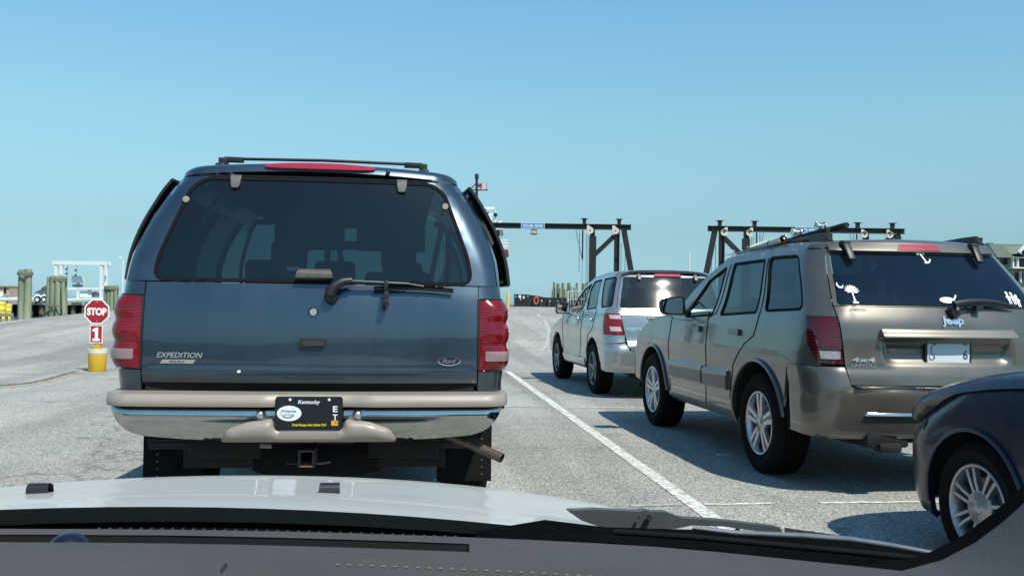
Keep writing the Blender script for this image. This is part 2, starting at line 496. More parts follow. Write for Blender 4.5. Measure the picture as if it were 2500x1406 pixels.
# quay face down into the water
mb.grid([[r[-1] for r in rows], [(r[-1][0], r[-1][1] + .05, -2.5) for r in rows]])
mb.build('ground', ASPHALT, smooth=60, kind='structure')
# concrete kerb strip along the quay edge
mb = MB()
kr = []
for x in [-90, -60, -40, -30, -26, -24, -22, -21, -20, -19, -18, -17, -16, -15, -14.2, -13.5, -12.8, -12, -11, -10, -9, -8]:
    y = edge_y(x); z = hgt(x, y)
    kr.append([(x, y - .55, z - .02), (x, y - .55, z + .04), (x, y + .08, z + .04), (x, y + .08, z - 1.5)])
mb.grid(kr).build('kerb', CONC, smooth=30, kind='structure')
# land on the far right (under the houses) and distant shore
mb = MB()
mb.add([(40, 45, .9), (400, 45, .9), (400, 330, .9), (40, 330, .9)], [(0, 1, 2, 3)])
mb.add([(40, 45, .9), (40, 330, .9), (40, 330, -2.5), (40, 45, -2.5)], [(0, 1, 2, 3)])
SHORE = mat('shore_grass', (0.09, 0.10, 0.05), 0.95, col2=(0.2, 0.19, 0.12), vs=.3)
mb.build('terrain', SHORE, smooth=0, kind='structure')

def water():
    m = bpy.data.materials.new('sea_water'); m.use_nodes = True; t = m.node_tree
    p = t.nodes['Principled BSDF']; p.inputs['Base Color'].default_value = (0.035, 0.085, 0.12, 1)
    p.inputs['Roughness'].default_value = 0.12
    tc = t.nodes.new('ShaderNodeTexCoord'); n = t.nodes.new('ShaderNodeTexNoise'); n.inputs['Scale'].default_value = .8; n.inputs['Detail'].default_value = 6
    b = t.nodes.new('ShaderNodeBump'); b.inputs['Strength'].default_value = .8; b.inputs['Distance'].default_value = .25
    t.links.new(tc.outputs['Object'], n.inputs['Vector']); t.links.new(n.outputs[0], b.inputs['Height']); t.links.new(b.outputs[0], p.inputs['Normal'])
    return m
MB().add([(-4000, 30, -1.25), (4000, 30, -1.25), (4000, 7000, -1.25), (-4000, 7000, -1.25)], [(0, 1, 2, 3)]).build('water', water(), smooth=0, kind='structure')

# painted markings, 4 mm above the asphalt
def worn_paint(name, cov, col=(0.74, 0.74, 0.68)):
    m = bpy.data.materials.new(name); m.use_nodes = True; t = m.node_tree; L = t.links.new; N = t.nodes.new
    p = t.nodes['Principled BSDF']; p.inputs['Roughness'].default_value = .7
    tc = N('ShaderNodeTexCoord'); n = N('ShaderNodeTexNoise'); n.inputs['Scale'].default_value = 22; n.inputs['Detail'].default_value = 8; n.inputs['Roughness'].default_value = .75
    mp = N('ShaderNodeMapping'); mp.inputs['Scale'].default_value = (.55, 2.2, 1)
    L(tc.outputs['Object'], mp.inputs[0]); L(mp.outputs[0], n.inputs['Vector'])
    r = N('ShaderNodeValToRGB'); L(n.outputs[0], r.inputs[0])
    r.color_ramp.elements[0].position = cov; r.color_ramp.elements[0].color = (.30, .295, .26, 1)
    r.color_ramp.elements[1].position = cov + .06; r.color_ramp.elements[1].color = (*col, 1)
    L(r.outputs[0], p.inputs['Base Color'])
    return m
PAINT = worn_paint('worn_line_paint', .455)
FAINT = worn_paint('faint_line_paint', .50, (.62, .62, .58))
OCHRE = worn_paint('faded_yellow_paint', .44, (.42, .33, .16))
def strip(mb, pts, w, up=.004):
    L, Q = [], []
    for i, p in enumerate(pts):
        a = Vector(pts[max(i - 1, 0)]); b = Vector(pts[min(i + 1, len(pts) - 1)]); d = (b - a).normalized(); n = Vector((-d.y, d.x)) * w / 2
        for lst, s in ((L, 1), (Q, -1)):
            x, y = p[0] + n.x * s, p[1] + n.y * s; lst.append((x, y, hgt(x, y) + up))
    mb.grid([L, Q])
def seq(a, b, n): return [(a[0] + (b[0] - a[0]) * i / n, a[1] + (b[1] - a[1]) * i / n) for i in range(n + 1)]
mb = MB()
strip(mb, seq((1.80, 1.0), (1.845, 16.5), 30), .105)
mb.build('road_line', PAINT, smooth=0, kind='structure')
for pts, w, mt in ((seq((1.40, 5.60), (1.735, 5.61), 3), .05, FAINT), (seq((1.88, 5.61), (2.33, 5.62), 4), .05, PAINT),
                   (seq((2.64, 5.62), (3.55, 5.62), 6), .05, PAINT),
                   (seq((1.2, 10.95), (1.765, 10.9), 4), .06, FAINT), (seq((1.895, 10.9), (3.2, 10.8), 8), .06, PAINT), (seq((1.905, 15.6), (3.3, 15.6), 6), .06, FAINT),
                   (seq((-8.5, 15.4), (-3.0, 15.4), 8), .06, FAINT)):
    mb = MB(); strip(mb, pts, w); mb.build('road_line', mt, smooth=0, kind='structure')
# faint arrow and curved guide line on the ramp
mb = MB()
strip(mb, seq((4.6, 21.6), (4.95, 24.6), 4), .14, .005)
mb.add([(4.55, 24.6, hgt(4.5, 24.6) + .006), (5.35, 24.5, hgt(5.3, 24.5) + .006), (5.02, 26.2, hgt(5, 26.2) + .006)], [(0, 1, 2)])
mb.build('road_marking', FAINT, smooth=0, kind='structure')
mb = MB(); strip(mb, [(3.1, 21.0), (3.5, 22.5), (3.95, 25), (4.3, 28), (4.5, 31), (4.3, 34)], .12, .005)
mb.build('road_marking', FAINT, smooth=0, kind='structure')
# faded yellow line and dark tar seam at the left
def gp(px, py):
    d = fwd + rgt * ((px - CX) / FPX) + upv * ((CY - py) / FPX); t = -HCAM / d.z
    return (d.x * t, d.y * t)
rj = random.Random(11)
def ragged(px_pts, w0, w1, up, name, m):
    P = [Vector(gp(*p)) for p in px_pts]; Q = [a.lerp(c, t / 9) for a, c in zip(P, P[1:]) for t in range(9)] + [P[-1]]; A, B = [], []
    for i, p in enumerate(Q):
        d = (Q[min(i + 1, len(Q) - 1)] - Q[max(i - 1, 0)]).normalized(); n = Vector((-d.y, d.x))
        for lst, s_ in ((A, 1), (B, -1)):
            q = p + n * s_ * rj.uniform(w0, w1) / 2; lst.append((q.x, q.y, hgt(q.x, q.y) + up))
    MB().grid([A, B]).build(name, m, smooth=0, kind='structure')
ragged(((-120, 951), (-40, 948), (20, 945), (70, 940), (115, 931), (155, 920), (190, 911), (225, 906), (262, 903)), .05, .20, .004, 'road_line', OCHRE)
TAR = mat('tar_seam', (.07, .068, .064), .8, col2=(.24, .235, .21), vs=9)
ragged(((-120, 946), (-40, 943), (20, 940), (70, 935), (115, 926), (155, 915), (188, 906)), .04, .17, .0065, 'road_marking', TAR)
mb = MB(); strip(mb, [gp(1748, 1111), gp(1783, 1112)], .10); mb.build('road_line', PAINT, smooth=0, kind='structure')

# unseen dark ridge, added behind the queue for the cars' rear panels to mirror
rng = random.Random(4); rr = []
for i in range(61):
    x = -90 + 3 * i; h0 = 5.5 + 2.2 * math.sin(x * .07) + 1.6 * rng.random()
    rr.append([(x, -58.5, -.5), (x + rng.random(), -58.8 - rng.random(), h0 * .55), (x, -60 - 2 * rng.random(), h0), (x, -66, h0 * .8), (x, -70, -.5)])
MB().grid(rr).build('unseen_ridge', mat('dark_ridge', (.018, .030, .012), .95, col2=(.05, .07, .03), vs=.8, bump=.6, bs=3), smooth=0, kind='structure')

# ================================================================== VEHICLES
class Shell:
    """Body skin: plan outline (rounded rectangle) at every height. s = arc length from the middle of the end face round to the sides."""
    def __init__(s, hw, yr, rc, bow=0.05, taper=None, dent=None):
        s.hw, s.yr, s.rc, s.bow, s.taper, s.dent = interp(hw), interp(yr), interp(rc), bow, taper, dent
    def __call__(s, q, z):
        a, r = s.hw(z), s.rc(z); fl = a - r; k = abs(q); sg = 1 if q >= 0 else -1
        if k <= fl: x, y = k, 0.0
        elif k <= fl + r * math.pi / 2:
            an = (k - fl) / r; x, y = fl + r * math.sin(an), r * (1 - math.cos(an))
        else: x, y = a, r + k - fl - r * math.pi / 2
        y += s.yr(z) + s.bow * min(1, k / fl) ** 2
        if s.taper: x *= s.taper(y)
        x *= sg
        if s.dent: y += s.dent(x, z)
        return (x, y, z)
    def sx(s, x, z):
        a, r = s.hw(z), s.rc(z); fl = a - r; k = abs(x); sg = 1 if x >= 0 else -1
        return sg * (k if k <= fl else fl + r * math.asin(min(1, (k - fl) / r)))
    def sy(s, y, z, sd=1):
        a, r = s.hw(z), s.rc(z); fl = a - r; d = y - s.yr(z) - s.bow
        return sd * (fl + r * math.acos(max(-1, min(1, 1 - d / r))) if d < r else fl + r * math.pi / 2 + d - r)
    def rear(s, pts): return [(s.sx(x, z), z) for x, z in pts]
    def side(s, pts, sd=1): return [(s.sy(y, z, sd), z) for y, z in pts]

def arc(cy, cz, r, a0, a1, n=14, ry=None):
    ry = ry or r
    return [(cy + ry * math.cos(R(a0 + (a1 - a0) * i / n)), cz + r * math.sin(R(a0 + (a1 - a0) * i / n))) for i in range(n + 1)]

def roof_panel(name, parent, m, sh, top, y1, rise, e, crown, holes=(), h=0.07):
    """Roof skin with rounded edges, from the rear end forward to y1; its rim sits on the shell at height top(y)."""
    def rimpts(sd):
        P = []; z = top(0); 
        for i in range(40):
            q = sh.sx(sh.hw(z) * .999, z) * i / 40; P.append(sh(sd * q, z)[:2])
        y = P[-1][1] + .02
        while y < y1:
            z = top(y); P.append(sh(sh.sy(y, z, sd), z)[:2]); y += .08
        z = top(y1); P.append(sh(sh.sy(y1, z, sd), z)[:2]); return P
    rp = rimpts(1); lp = rimpts(-1)
    line = rp[::-1] + lp[1:]
    line = line[::-1]                     # left front ... rear ... right front
    def d2(x, y):
        b = 1e9
        for (ax, ay), (bx, by) in zip(line, line[1:]):
            dx, dy = bx - ax, by - ay; L = dx * dx + dy * dy or 1e-12
            t = max(0, min(1, ((x - ax) * dx + (y - ay) * dy) / L))
            q = (x - ax - t * dx) ** 2 + (y - ay - t * dy) ** 2
            if q < b: b = q
        return math.sqrt(b)
    hw = sh.hw(top(1))
    def fn(x, y):
        k = min(1, d2(x, y) / e)
        return (x, y, top(y) + rise * math.sqrt(max(0, 1 - (1 - k) ** 2.0)) + crown * max(0, 1 - (x / hw) ** 2))
    ex = []
    for f in (.01, .035, .08, .14, .22, .34, .5, .7, .95):
        for (ax, ay), (bx, by) in zip(line, line[1:]):
            L = math.hypot(bx - ax, by - ay)
            if L < 1e-6: continue
            ex.append(((ax + bx) / 2 - (by - ay) / L * f * e, (ay + by) / 2 + (bx - ax) / L * f * e))
    ex = [p for p in ex if d2(*p) > .004]
    panel(name, parent, m, line, fn, h=h, rim=0, extra=ex, smooth=180, holes=holes)
    return fn

def topstrip(name, parent, m, sh, st, n=12, **k):
    """Windscreen / bonnet: strips across the body between its sides at stations (y, z, crown)."""
    rows = []
    for y, z, c in st:
        a = abs(sh(sh.sy(y, min(z, 1.9)), z)[0])
        rows.append([(a * (2 * i / n - 1), y, z + c * (1 - (2 * i / n - 1) ** 2)) for i in range(n + 1)])
    return MB().grid(rows).build(name, m, parent, smooth=60, **k)

def wheel(parent, c, Rt, w, rr, style, sd, rimm=None):
    """Tyre and rim; the outer face looks to side sd (-1 left, 1 right)."""
    e = empty('wheel', c, parent=parent); h = lambda v: -sd * v
    t = MB(); g = []
    prof = [(rr - .012, .03), (rr, .012), (rr + .012, .004), (rr + .02, .008), (rr + .026, .002), ((Rt + rr) / 2 - .005, -.008), ((Rt + rr) / 2 + .012, -.007),
            (Rt - .035, .0), (Rt - .03, .004), (Rt - .016, .010), (Rt - .006, .022)]
    q = .03
    while q < w - .03:
        prof += [(Rt, q), (Rt, q + .026), (Rt - .009, q + .028), (Rt - .009, q + .034)]; q += .036
    prof += [(Rt - .006, w - .02), (Rt - .03, w - .005), ((Rt + rr) / 2, w + .006), (rr, w - .012), (rr - .012, w - .03)]
    t.lathe([(a, h(b - .0)) for a, b in prof], axis='x', n=56)
    t.build('tyre', RUBBER, e, smooth=40)
    rm = MB()
    rm.lathe([(a, h(b)) for a, b in [(rr + .002, .016), (rr + .003, .008), (rr - .004, .004), (rr - .014, .008), (rr - .02, .022), (rr - .03, .05), (rr - .035, w - .05), (rr - .01, w - .03)]], axis='x', n=56)
    def bars(n, prs, r1, wd0, wd1, d0, d1, th, ph=0.0):
        for k in range(n):
            for o0, o1 in prs:
                an = 2 * math.pi * k / n + ph
                ur = Vector((0, math.cos(an), math.sin(an))); ut = Vector((0, -math.sin(an), math.cos(an)))
                vs = []
                for r_, o_, wd, dd in ((.045, o0, wd0, d0), ((.045 + r1) * .55, (o0 + o1) * .5, (wd0 + wd1) / 2, (d0 + d1) / 2 - .004), (r1, o1, wd1, d1)):
                    for a, b in ((-wd / 2, 0), (wd / 2, 0), (wd / 2 * 1.25, th), (-wd / 2 * 1.25, th)):
                        vs.append(ur * r_ + ut * (o_ + a) + Vector((h(dd + b), 0, 0)))
                rm.add(vs, [(0, 1, 5, 4), (1, 2, 6, 5), (2, 3, 7, 6), (3, 0, 4, 7), (4, 5, 9, 8), (5, 6, 10, 9), (6, 7, 11, 10), (7, 4, 8, 11), (8, 9, 10, 11), (3, 2, 1, 0)])
    if style == 'twin5':
        bars(5, [(-.018, -.036), (.018, .036)], rr - .016, .030, .036, .020, .012, .03, .3)
        bars(5, [(0, 0)], rr - .07, .045, .05, .032, .026, .02, .3)
        hubr = .078
    elif style == 'five':
        bars(5, [(0, 0)], rr - .014, .055, .042, .030, .012, .03, .2); hubr = .07
    elif style == 'pair7':
        bars(7, [(-.013, -.026), (.013, .026)], rr - .014, .017, .019, .022, .013, .03, .1); hubr = .088
    else:
        bars(5, [(0, 0)], rr - .014, .09, .08, .03, .015, .03, .2); hubr = .08
    rm.lathe([(0.001, h(.013)), (.026, h(.013)), (.03, h(.018)), (hubr - .008, h(.018)), (hubr, h(.028)), (hubr, h(.06))], axis='x', n=28)
    for k in range(5):
        an = 2 * math.pi * k / 5 + (.3 + math.pi / 5 if style == 'twin5' else .5)
        c0 = Vector((0, .052 * math.cos(an), .052 * math.sin(an)))
        rm.lathe([(.0135, h(.0165)), (.0135, h(.030)), (.009, h(.026)), (.0005, h(.022))], c=c0, axis='x', n=10, mi=1)
    rm.build('rim', [rimm or ALLOY, UNDER], e, bevel=0.0022, seg=1, smooth=40)
    bk = MB().lathe([(rr - .04, h(.085)), (.01, h(.085))], axis='x', n=28, mi=0).lathe([(.145, h(.07)), (.145, h(.078)), (.06, h(.07))], axis='x', n=28, mi=1)
    bk.build('brake_disc', [UNDER, GREYM], e, smooth=30)
    return e

def well(parent, x, y, z, r, sd, depth=.3):
    rows = [[(x - sd * d, y + r * math.cos(R(a)), z + r * math.sin(R(a))) for a in range(-4, 185, 8)] for d in (0, depth)]
    m = MB().grid(rows); k = len(rows[1]); m.add(rows[1], [tuple(range(k))])
    return m.build('wheel_well', UNDER, parent, smooth=60)

def plate_holder(o, ux, uy): return Vector(o), Vector(ux), Vector(uy)

def paint(name, col, metal=.55, rough=.40, coat=1.0):
    """Metallic paint under clear coat, with flake, a film of road dust and slightly uneven gloss."""
    if name in MATS: return MATS[name]
    m = bpy.data.materials.new(name); m.use_nodes = True; t = m.node_tree; L = t.links.new; N = t.nodes.new
    p = t.nodes['Principled BSDF']; p.inputs['Metallic'].default_value = metal; p.inputs['Coat Weight'].default_value = coat
    tc = N('ShaderNodeTexCoord')
    def noise(sc, det, st=(1, 1, 1)):
        mp = N('ShaderNodeMapping'); mp.inputs['Scale'].default_value = st; n = N('ShaderNodeTexNoise'); n.inputs['Scale'].default_value = sc; n.inputs['Detail'].default_value = det
        L(tc.outputs['Object'], mp.inputs[0]); L(mp.outputs[0], n.inputs['Vector']); return n.outputs[0]
    def rng_(src, a, b, lo=.35, hi=.65):
        r = N('ShaderNodeMapRange'); r.inputs['From Min'].default_value = lo; r.inputs['From Max'].default_value = hi; r.inputs['To Min'].default_value = a; r.inputs['To Max'].default_value = b
        L(src, r.inputs[0]); return r.outputs[0]
    big = noise(2.2, 6, (1, 1, .5)); fine = noise(700, 1); drip = noise(5, 4, (4, 4, .5))
    m1 = N('ShaderNodeMix'); m1.data_type = 'RGBA'; m1.inputs[6].default_value = (*[c * .85 for c in col], 1); m1.inputs[7].default_value = (*[min(1, c * 1.18) for c in col], 1); L(fine, m1.inputs[0])
    m2 = N('ShaderNodeMix'); m2.data_type = 'RGBA'; m2.inputs[7].default_value = (.26, .24, .21, 1)
    ad = N('ShaderNodeMath'); ad.operation = 'ADD'; L(rng_(big, 0, .055), ad.inputs[0]); L(rng_(drip, 0, .035, .5, .75), ad.inputs[1]); L(ad.outputs[0], m2.inputs[0])
    L(m1.outputs[2], m2.inputs[6]); L(m2.outputs[2], p.inputs['Base Color'])
    L(rng_(big, rough - .05, rough + .10), p.inputs['Roughness']); L(rng_(drip, .02, .12, .4, .8), p.inputs['Coat Roughness'])
    MATS[name] = m
    return m

def seat(parent, x, y, z0, w=.5, hh=.62, rest=True, n=1):
    o = MB(); o.box((x, y - .02, z0 + .06), (w, .5, .16)); o.box((x, y - .27, z0 + hh / 2 + .08), (w, .13, hh), Matrix.Rotation(R(14), 3, 'X'))
    s = o.build('seat', SEAT, parent, bevel=.04, seg=3, smooth=60)
    if rest:
        for i in range(n):
            hx = x + (i - (n - 1) / 2) * w / n
            MB().box((hx, y - .38, z0 + hh + .20), (.26, .10, .19), Matrix.Rotation(R(8), 3, 'X')).build('headrest', SEAT, s, bevel=.04, seg=3, smooth=60)
    return s

GL_DARK = glass('privacy_glass', (.070, .118, .132), .95, .22, (.02, .034, .046))
GL_NAVY = glass('navy_tinted_glass', (.04, .05, .06), .95, .5, (.006, .013, .028))
GL_SIDE = glass('clear_side_glass', (.50, .58, .58), .95, .04)
GL_FRONT = glass('windscreen_glass', (.62, .72, .70), .9, .02)

# ------------------------------------------------------------------ blue SUV ahead
def blue_suv():
    root = empty('suv', (-.453, 4.55, 0), label='dark blue SUV with beige rear bumper straight ahead, the largest vehicle', cat='suv', group='SUVs waiting in the ferry lanes')
    P = paint('blue_metallic_paint', (.044, .070, .096), .75, .31)
    TAN = mat('tan_bumper_plastic', (.28, .238, .20), .45, coat=.15, var=.05, vs=6)
    ze = 1.885
    sh = Shell([(.4, .93), (.6, .955), (.8, .962), (1.0, .968), (1.16, .966), (1.25, .955), (1.33, .952), (1.45, .940), (1.54, .918), (1.64, .880), (1.74, .828), (1.81, .788), (1.885, .732), (1.97, .62)],
               [(.4, .2), (.60, .13), (.78, .125), (.855, .108), (.868, .092), (.88, .098), (.95, .100), (1.05, .104), (1.15, .115), (1.25, .135), (1.33, .160), (1.50, .208), (1.70, .272), (1.885, .340), (1.97, .40)],
               [(.4, .12), (.8, .12), (1.2, .11), (1.35, .12), (1.6, .16), (1.885, .17), (1.97, .2)], bow=.045)
    top = lin([(0, ze), (3.0, ze), (3.1, ze - .01)])
    # tailgate, lower and upper
    gl = rnd([(-.79, 1.340), (.79, 1.340), (.775, 1.46), (.652, 1.808), (.585, 1.866), (-.585, 1.866), (-.652, 1.808), (-.775, 1.46)], [.07, .07, .1, .03, .06, .06, .03, .1], 6)
    tg = panel('tailgate', root, P, sh.rear([(-.822, .832), (.822, .832), (.822, 1.324), (-.822, 1.324)]), sh, .03)
    ow = [(z, sh.hw(z) - .028) for z in (1.330, 1.45, 1.54, 1.64, 1.74, 1.81, 1.878)]
    up = [(-w, z) for z, w in ow][::-1] + [(w, z) for z, w in ow]
    up = [(-w, z) for z, w in ow[::-1]] + [(w, z) for z, w in ow]
    lf = panel('liftgate_frame', root, P, sh.rear(up), sh, .03, holes=[inset(sh.rear(gl), -.011)])
    g = panel('rear_window', root, GL_DARK, sh.rear(gl), sh, .035, off=-.003, rim=.004)
    panel('gasket', g, RUBBER, inset(sh.rear(gl), -.011), sh, .03, off=.002, holes=[inset(sh.rear(gl), .006)], rim=.012)
    # sides
    for sd in (1, -1):
        q = lambda pts: [(sd * sh.sx(x, z), z) for x, z in pts]
        ws = lambda pts: sh.side(pts, sd)
        out = q([(.829, .78), (.829, .893)]) + ws([(.30, .893), (.31, 1.05), (.30, 1.262)]) + q([(.829, 1.262), (.829, 1.324)])
        out += [(sd * sh.sx(w + .006, z), z) for z, w in ow]
        out += [(sd * sh.sx(sh.hw(ze) - .001, ze), ze)]
        out += ws([(y, ze) for y in (.6, 1.0, 1.6, 2.2, 3.0)] + [(3.35, 1.6), (3.75, 1.22), (4.4, 1.16), (4.9, 1.08), (4.96, .6), (4.66, .5)] + arc(4.2, .40, .46, 10, 170) + [(3.74, .42), (1.72, .42)]
                 + arc(1.24, .40, .46, 10, 150) + [(.60, .70), (.35, .72), (.33, .78)])
        w1 = rnd(ws([(.66, 1.372), (1.62, 1.362), (1.62, 1.80), (.74, 1.815)]), .05)
        w2 = rnd(ws([(1.76, 1.362), (2.52, 1.355), (2.50, 1.81), (1.76, 1.81)]), .05)
        w3 = rnd(ws([(2.62, 1.355), (3.55, 1.34), (3.18, 1.70), (2.95, 1.80), (2.60, 1.81)]), .04)
        panel('body_side', root, P, out, sh, .07, holes=[w1, w2, w3])
        panel('door_window', root, GL_DARK, w2, sh, .1, off=-.006, rim=.004)
        panel('door_window', root, GL_FRONT, w3, sh, .1, off=-.006, rim=.004)
        # popped-open rear quarter window: hinged at the front, swung out at the rear
        rows = []
        for i in range(9):
            f = i / 8; y = .56 + 1.08 * f; row = []
            for j in range(13):
                z = 1.345 + (1.875 - 1.345) * j / 12; zz = z + (.02 if f < .2 else 0) * 0
                a = sh(sh.sy(max(y, .75), z), z)[0]; opn = (.075 - .015 * (j / 12)) * (1 - f) ** 1.1 + .008
                row.append((sd * (a + opn), y, z))
            rows.append(row)
        FL = glass('open_window_glass', (.012, .014, .016), .8, .75, (.004, .004, .005), .05)
        qo = MB().grid(rows).build('quarter_window', FL, root, smooth=60, solid=.018)
        fr = [rows[0][j] for j in range(13)]; fr2 = [r[0] for r in rows]; fr3 = [r[-1] for r in rows]
        fm = MB()
        for pth in (fr, fr2, fr3): fm.tube([(p[0] - sd * .012, p[1], p[2]) for p in pth], .011, 6)
        fm.build('window_seal', BLACK, qo, smooth=40)
        mb = MB(); mb.add([(sd * .93, .95, 1.36), (sd * .955, .95, 1.36), (sd * .84, .95, 1.62), (sd * .82, .95, 1.64)], [(0, 1, 2, 3)])
        mb.add([(sd * .90, 1.05, 1.36), (sd * .965, .99, 1.37), (sd * .905, .99, 1.56), (sd * .85, 1.05, 1.56)], [(0, 1, 2, 3)])
        mb.build('pillar_trim', mat('brown_trim', (.16, .12, .09), .7), qo, smooth=0)
        # tail lamp with three bulging lenses
        lo = q([(.829, .900)]) + ws([(.285, .900), (.295, .98), (.29, 1.09), (.29, 1.2), (.27, 1.255)]) + q([(.835, 1.255)])
        def lobe(s_, z, sd=sd):
            k = min(1, max(0, (abs(s_) - .84) / .09)); b = 0
            for a, c in ((.905, 1.028), (1.032, 1.138), (1.142, 1.25)):
                if a < z < c: b = math.sin(math.pi * (z - a) / (c - a)) ** .55
            return .004 + (.006 + .020 * b) * k
        tl = panel('tail_light', root, lens('tail_lens', (.17, .004, .009)), lo, sh, .014, off=lobe, rim=.03, smooth=70)
        rv = rnd([(sd * sh.sx(x, z), z) for x, z in ((.862, .945), (.960, .945), (.960, .995), (.862, .995))], .006)
        if sd < 0: rv = rv[::-1]
        panel('reverse_light', tl, mat('pinkish_lens', (.26, .17, .17), .25, coat=.6, var=.2, vs=90, stretch=(6, 1, 1)), rv, sh, .012, off=lambda a, b: lobe(a, b) + .004, rim=.006)
        # dark seal round the lamp
        lb = MB()
        lb.tube([Vector(sh(sd * sh.sx(.828, z), z)) + Vector((0, -.004, 0)) for z in (.897, 1.0, 1.1, 1.2, 1.258)], .006, 6)
        tp = [Vector(sh(s_, 1.258)) + normal(sh, s_, 1.258) * .004 for s_ in [lo[-1][0] + (lo[-2][0] - lo[-1][0]) * i / 8 for i in range(9)]]
        lb.tube(tp, .006, 6); lb.build('lamp_seal', BLACK, tl, smooth=40)
    # roof, windscreen, bonnet, front
    roof = roof_panel('roof', root, P, sh, top, 3.0, .050, .07, .028)
    topstrip('windscreen', root, GL_FRONT, sh, [(2.97, 1.90, .045), (3.35, 1.64, .05), (3.78, 1.24, .06)])
    topstrip('hood', root, P, sh, [(3.76, 1.23, .03), (4.2, 1.19, .04), (4.7, 1.12, .04), (4.92, 1.06, .03), (4.96, .95, .02), (4.97, .5, 0)])
    # grooves: gate-to-roof seam
    MB().tube([Vector(sh(s_, 1.882)) + normal(sh, s_, 1.882) * .001 for s_ in [-.62 + 1.24 * i / 24 for i in range(25)]], .004, 5).build('roof_seam', BLACK, root)
    # high brake light on the roof lip
    def rl(x, z): 
        k = max(0.0, min(1.0, (z - 1.885) / .050)); y = sh.yr(1.885) + sh.bow * (x / .528) ** 2
        return (x, y + .07 * (1 - math.sqrt(max(0, 1 - k * k))) - .008, z + .03 * (1 - (x / .698) ** 2))
    bl = [(.285 * math.cos(a) * (1 if abs(math.cos(a)) < .9 else 1), 1.911 + .0155 * math.copysign(abs(math.sin(a)) ** .7, math.sin(a))) for a in [2 * math.pi * i / 40 for i in range(40)]]
    panel('brake_light', root, mat('brake_lens', (.30, .012, .03), .3, coat=.8, var=.15, vs=30), bl, rl, .02, off=.006, rim=.02)
    MB().ball(Vector(rl(.352, 1.90)) + Vector((0, -.008, 0)), .014, sc=(.8, 1, 1.2)).build('washer_nozzle', BLACK, root)
    # roof rack
    rk = MB()
    zr = lambda x: roof(x, 1.2)[2]
    ro = empty('roof_rack', (0, 0, 0), parent=root)
    for sd in (-1, 1):
        rk = MB(); rk.box((sd * .545, .58, 1.945), (.05, .12, .05)); rk.box((sd * .545, 2.4, 1.945), (.05, .12, .05))
        rk.tube([(sd * .545, .52, 1.945), (sd * .545, .58, 1.972), (sd * .545, 2.4, 1.975), (sd * .545, 2.5, 1.945)], .018, 8)
        rk.build('side_rail', BLACK, ro, bevel=.006)
    for y in (.60, 2.2):
        b = MB(); b.tube([(-.52, y, 1.998), (-.45, y, 2.006), (0, y, 2.012), (.45, y, 2.006), (.52, y, 1.998)], .0105, 10, flat=.8)
        for sd in (-1, 1): b.box((sd * .485, y, 2.000), (.10, .05, .026)); b.box((sd * .54, y, 1.985), (.045, .06, .045))
        b.build('crossbar', BLACK, ro, bevel=.006)
    # hinges, struts' buttons, wiper, lock, handle, badges
    for x in (-.428, .425):
        hm = MB(); p = Vector(sh(x, 1.885))
        hm.grid([[p + Vector((a * w_, yy, zz)) for a in (-1, -.8, -.3, .3, .8, 1)] for w_, yy, zz in ((.026, .0, .004), (.027, -.02, .0), (.026, -.034, -.02), (.023, -.044, -.05), (.018, -.046, -.066), (.012, -.036, -.072))])
        hm.build('hinge', mat('weathered_grey_plastic', (.10, .095, .088), .6, var=.15, vs=40), lf, smooth=60, solid=.02)
    for x, z in ((-.672, 1.750), (.655, 1.748)):
        MB().lathe([(.001, -.014), (.015, -.013), (.017, -.008), (.017, .0)], c=sh(x, z), axis='y', n=18).build('strut_bolt', mat('faded_bolt', (.34, .29, .23), .6), g)
    # spoiler-like housing at the glass base
    hs = MB(); y0 = sh(0, 1.36)[1]
    hs.grid([[(x * f, y0 - d, z) for x in [-.092 + .184 * i / 12 for i in range(13)]] for f, d, z in ((.80, .0, 1.402), (.84, .028, 1.400), (.9, .042, 1.392), (.97, .05, 1.372), (1.0, .05, 1.356), (1.0, .03, 1.346), (.9, .0, 1.344))])
    hs.build('glass_latch', mat('brown_grey_plastic', (.065, .058, .05), .45, coat=.3, var=.3, vs=25), g, smooth=60)
    wp = MB(); q_ = lambda x, z, d: Vector(sh(x, z)) + Vector((0, -d, 0))
    wp.lathe([(.0, -.045), (.028, -.043), (.034, -.02), (.036, .01)], c=sh(.084, 1.262), axis='y', n=18)
    wp.tube([q_(.082, 1.272, .045), (q_(.088, 1.295, .055)), q_(.110, 1.322, .06), q_(.145, 1.340, .06), q_(.185, 1.345, .055)], [.030, .028, .025, .022, .019], 10)
    wo = wp.build('wiper', BLACK, tg, smooth=50)
    MB().bar(q_(.185, 1.344, .056), q_(.47, 1.335, .05), .007, .024).bar(q_(.46, 1.335, .05), q_(.545, 1.322, .05), .006, .012).build('wiper_arm', mat('wiper_grey', (.22, .22, .21), .5, .4), wo, bevel=.002)
    wb = MB(); bp = [q_(.295 + .40 * i / 10, 1.305 + .014 * math.sin(math.pi * (.12 + .85 * i / 10)) , .034) for i in range(11)]
    wb.tube(bp, .007, 6); wb.tube([p + Vector((0, 0, -.012)) for p in bp], .004, 6)
    for i in range(2, 9): wb.bar(bp[i] + Vector((0, -.006, .008)), bp[i] + Vector((.03, -.006, .008)), .006, .006)
    wb.build('wiper_blade', RUBBER, wo)
    MB().box(q_(.355, 1.318, .055), (.02, .012, .06)).box(q_(.357, 1.262, .05), (.026, .03, .06)).box(q_(.357, 1.238, .06), (.03, .05, .03)).build('wiper_rest', BLACK, tg, bevel=.004)
    lk = MB().lathe([(.0, -.012), (.017, -.012), (.019, -.006), (.019, .002)], c=sh(0, 1.185), axis='y', n=24).lathe([(.019, -.003), (.026, -.002), (.026, .003)], c=sh(0, 1.185), axis='y', n=24, mi=1)
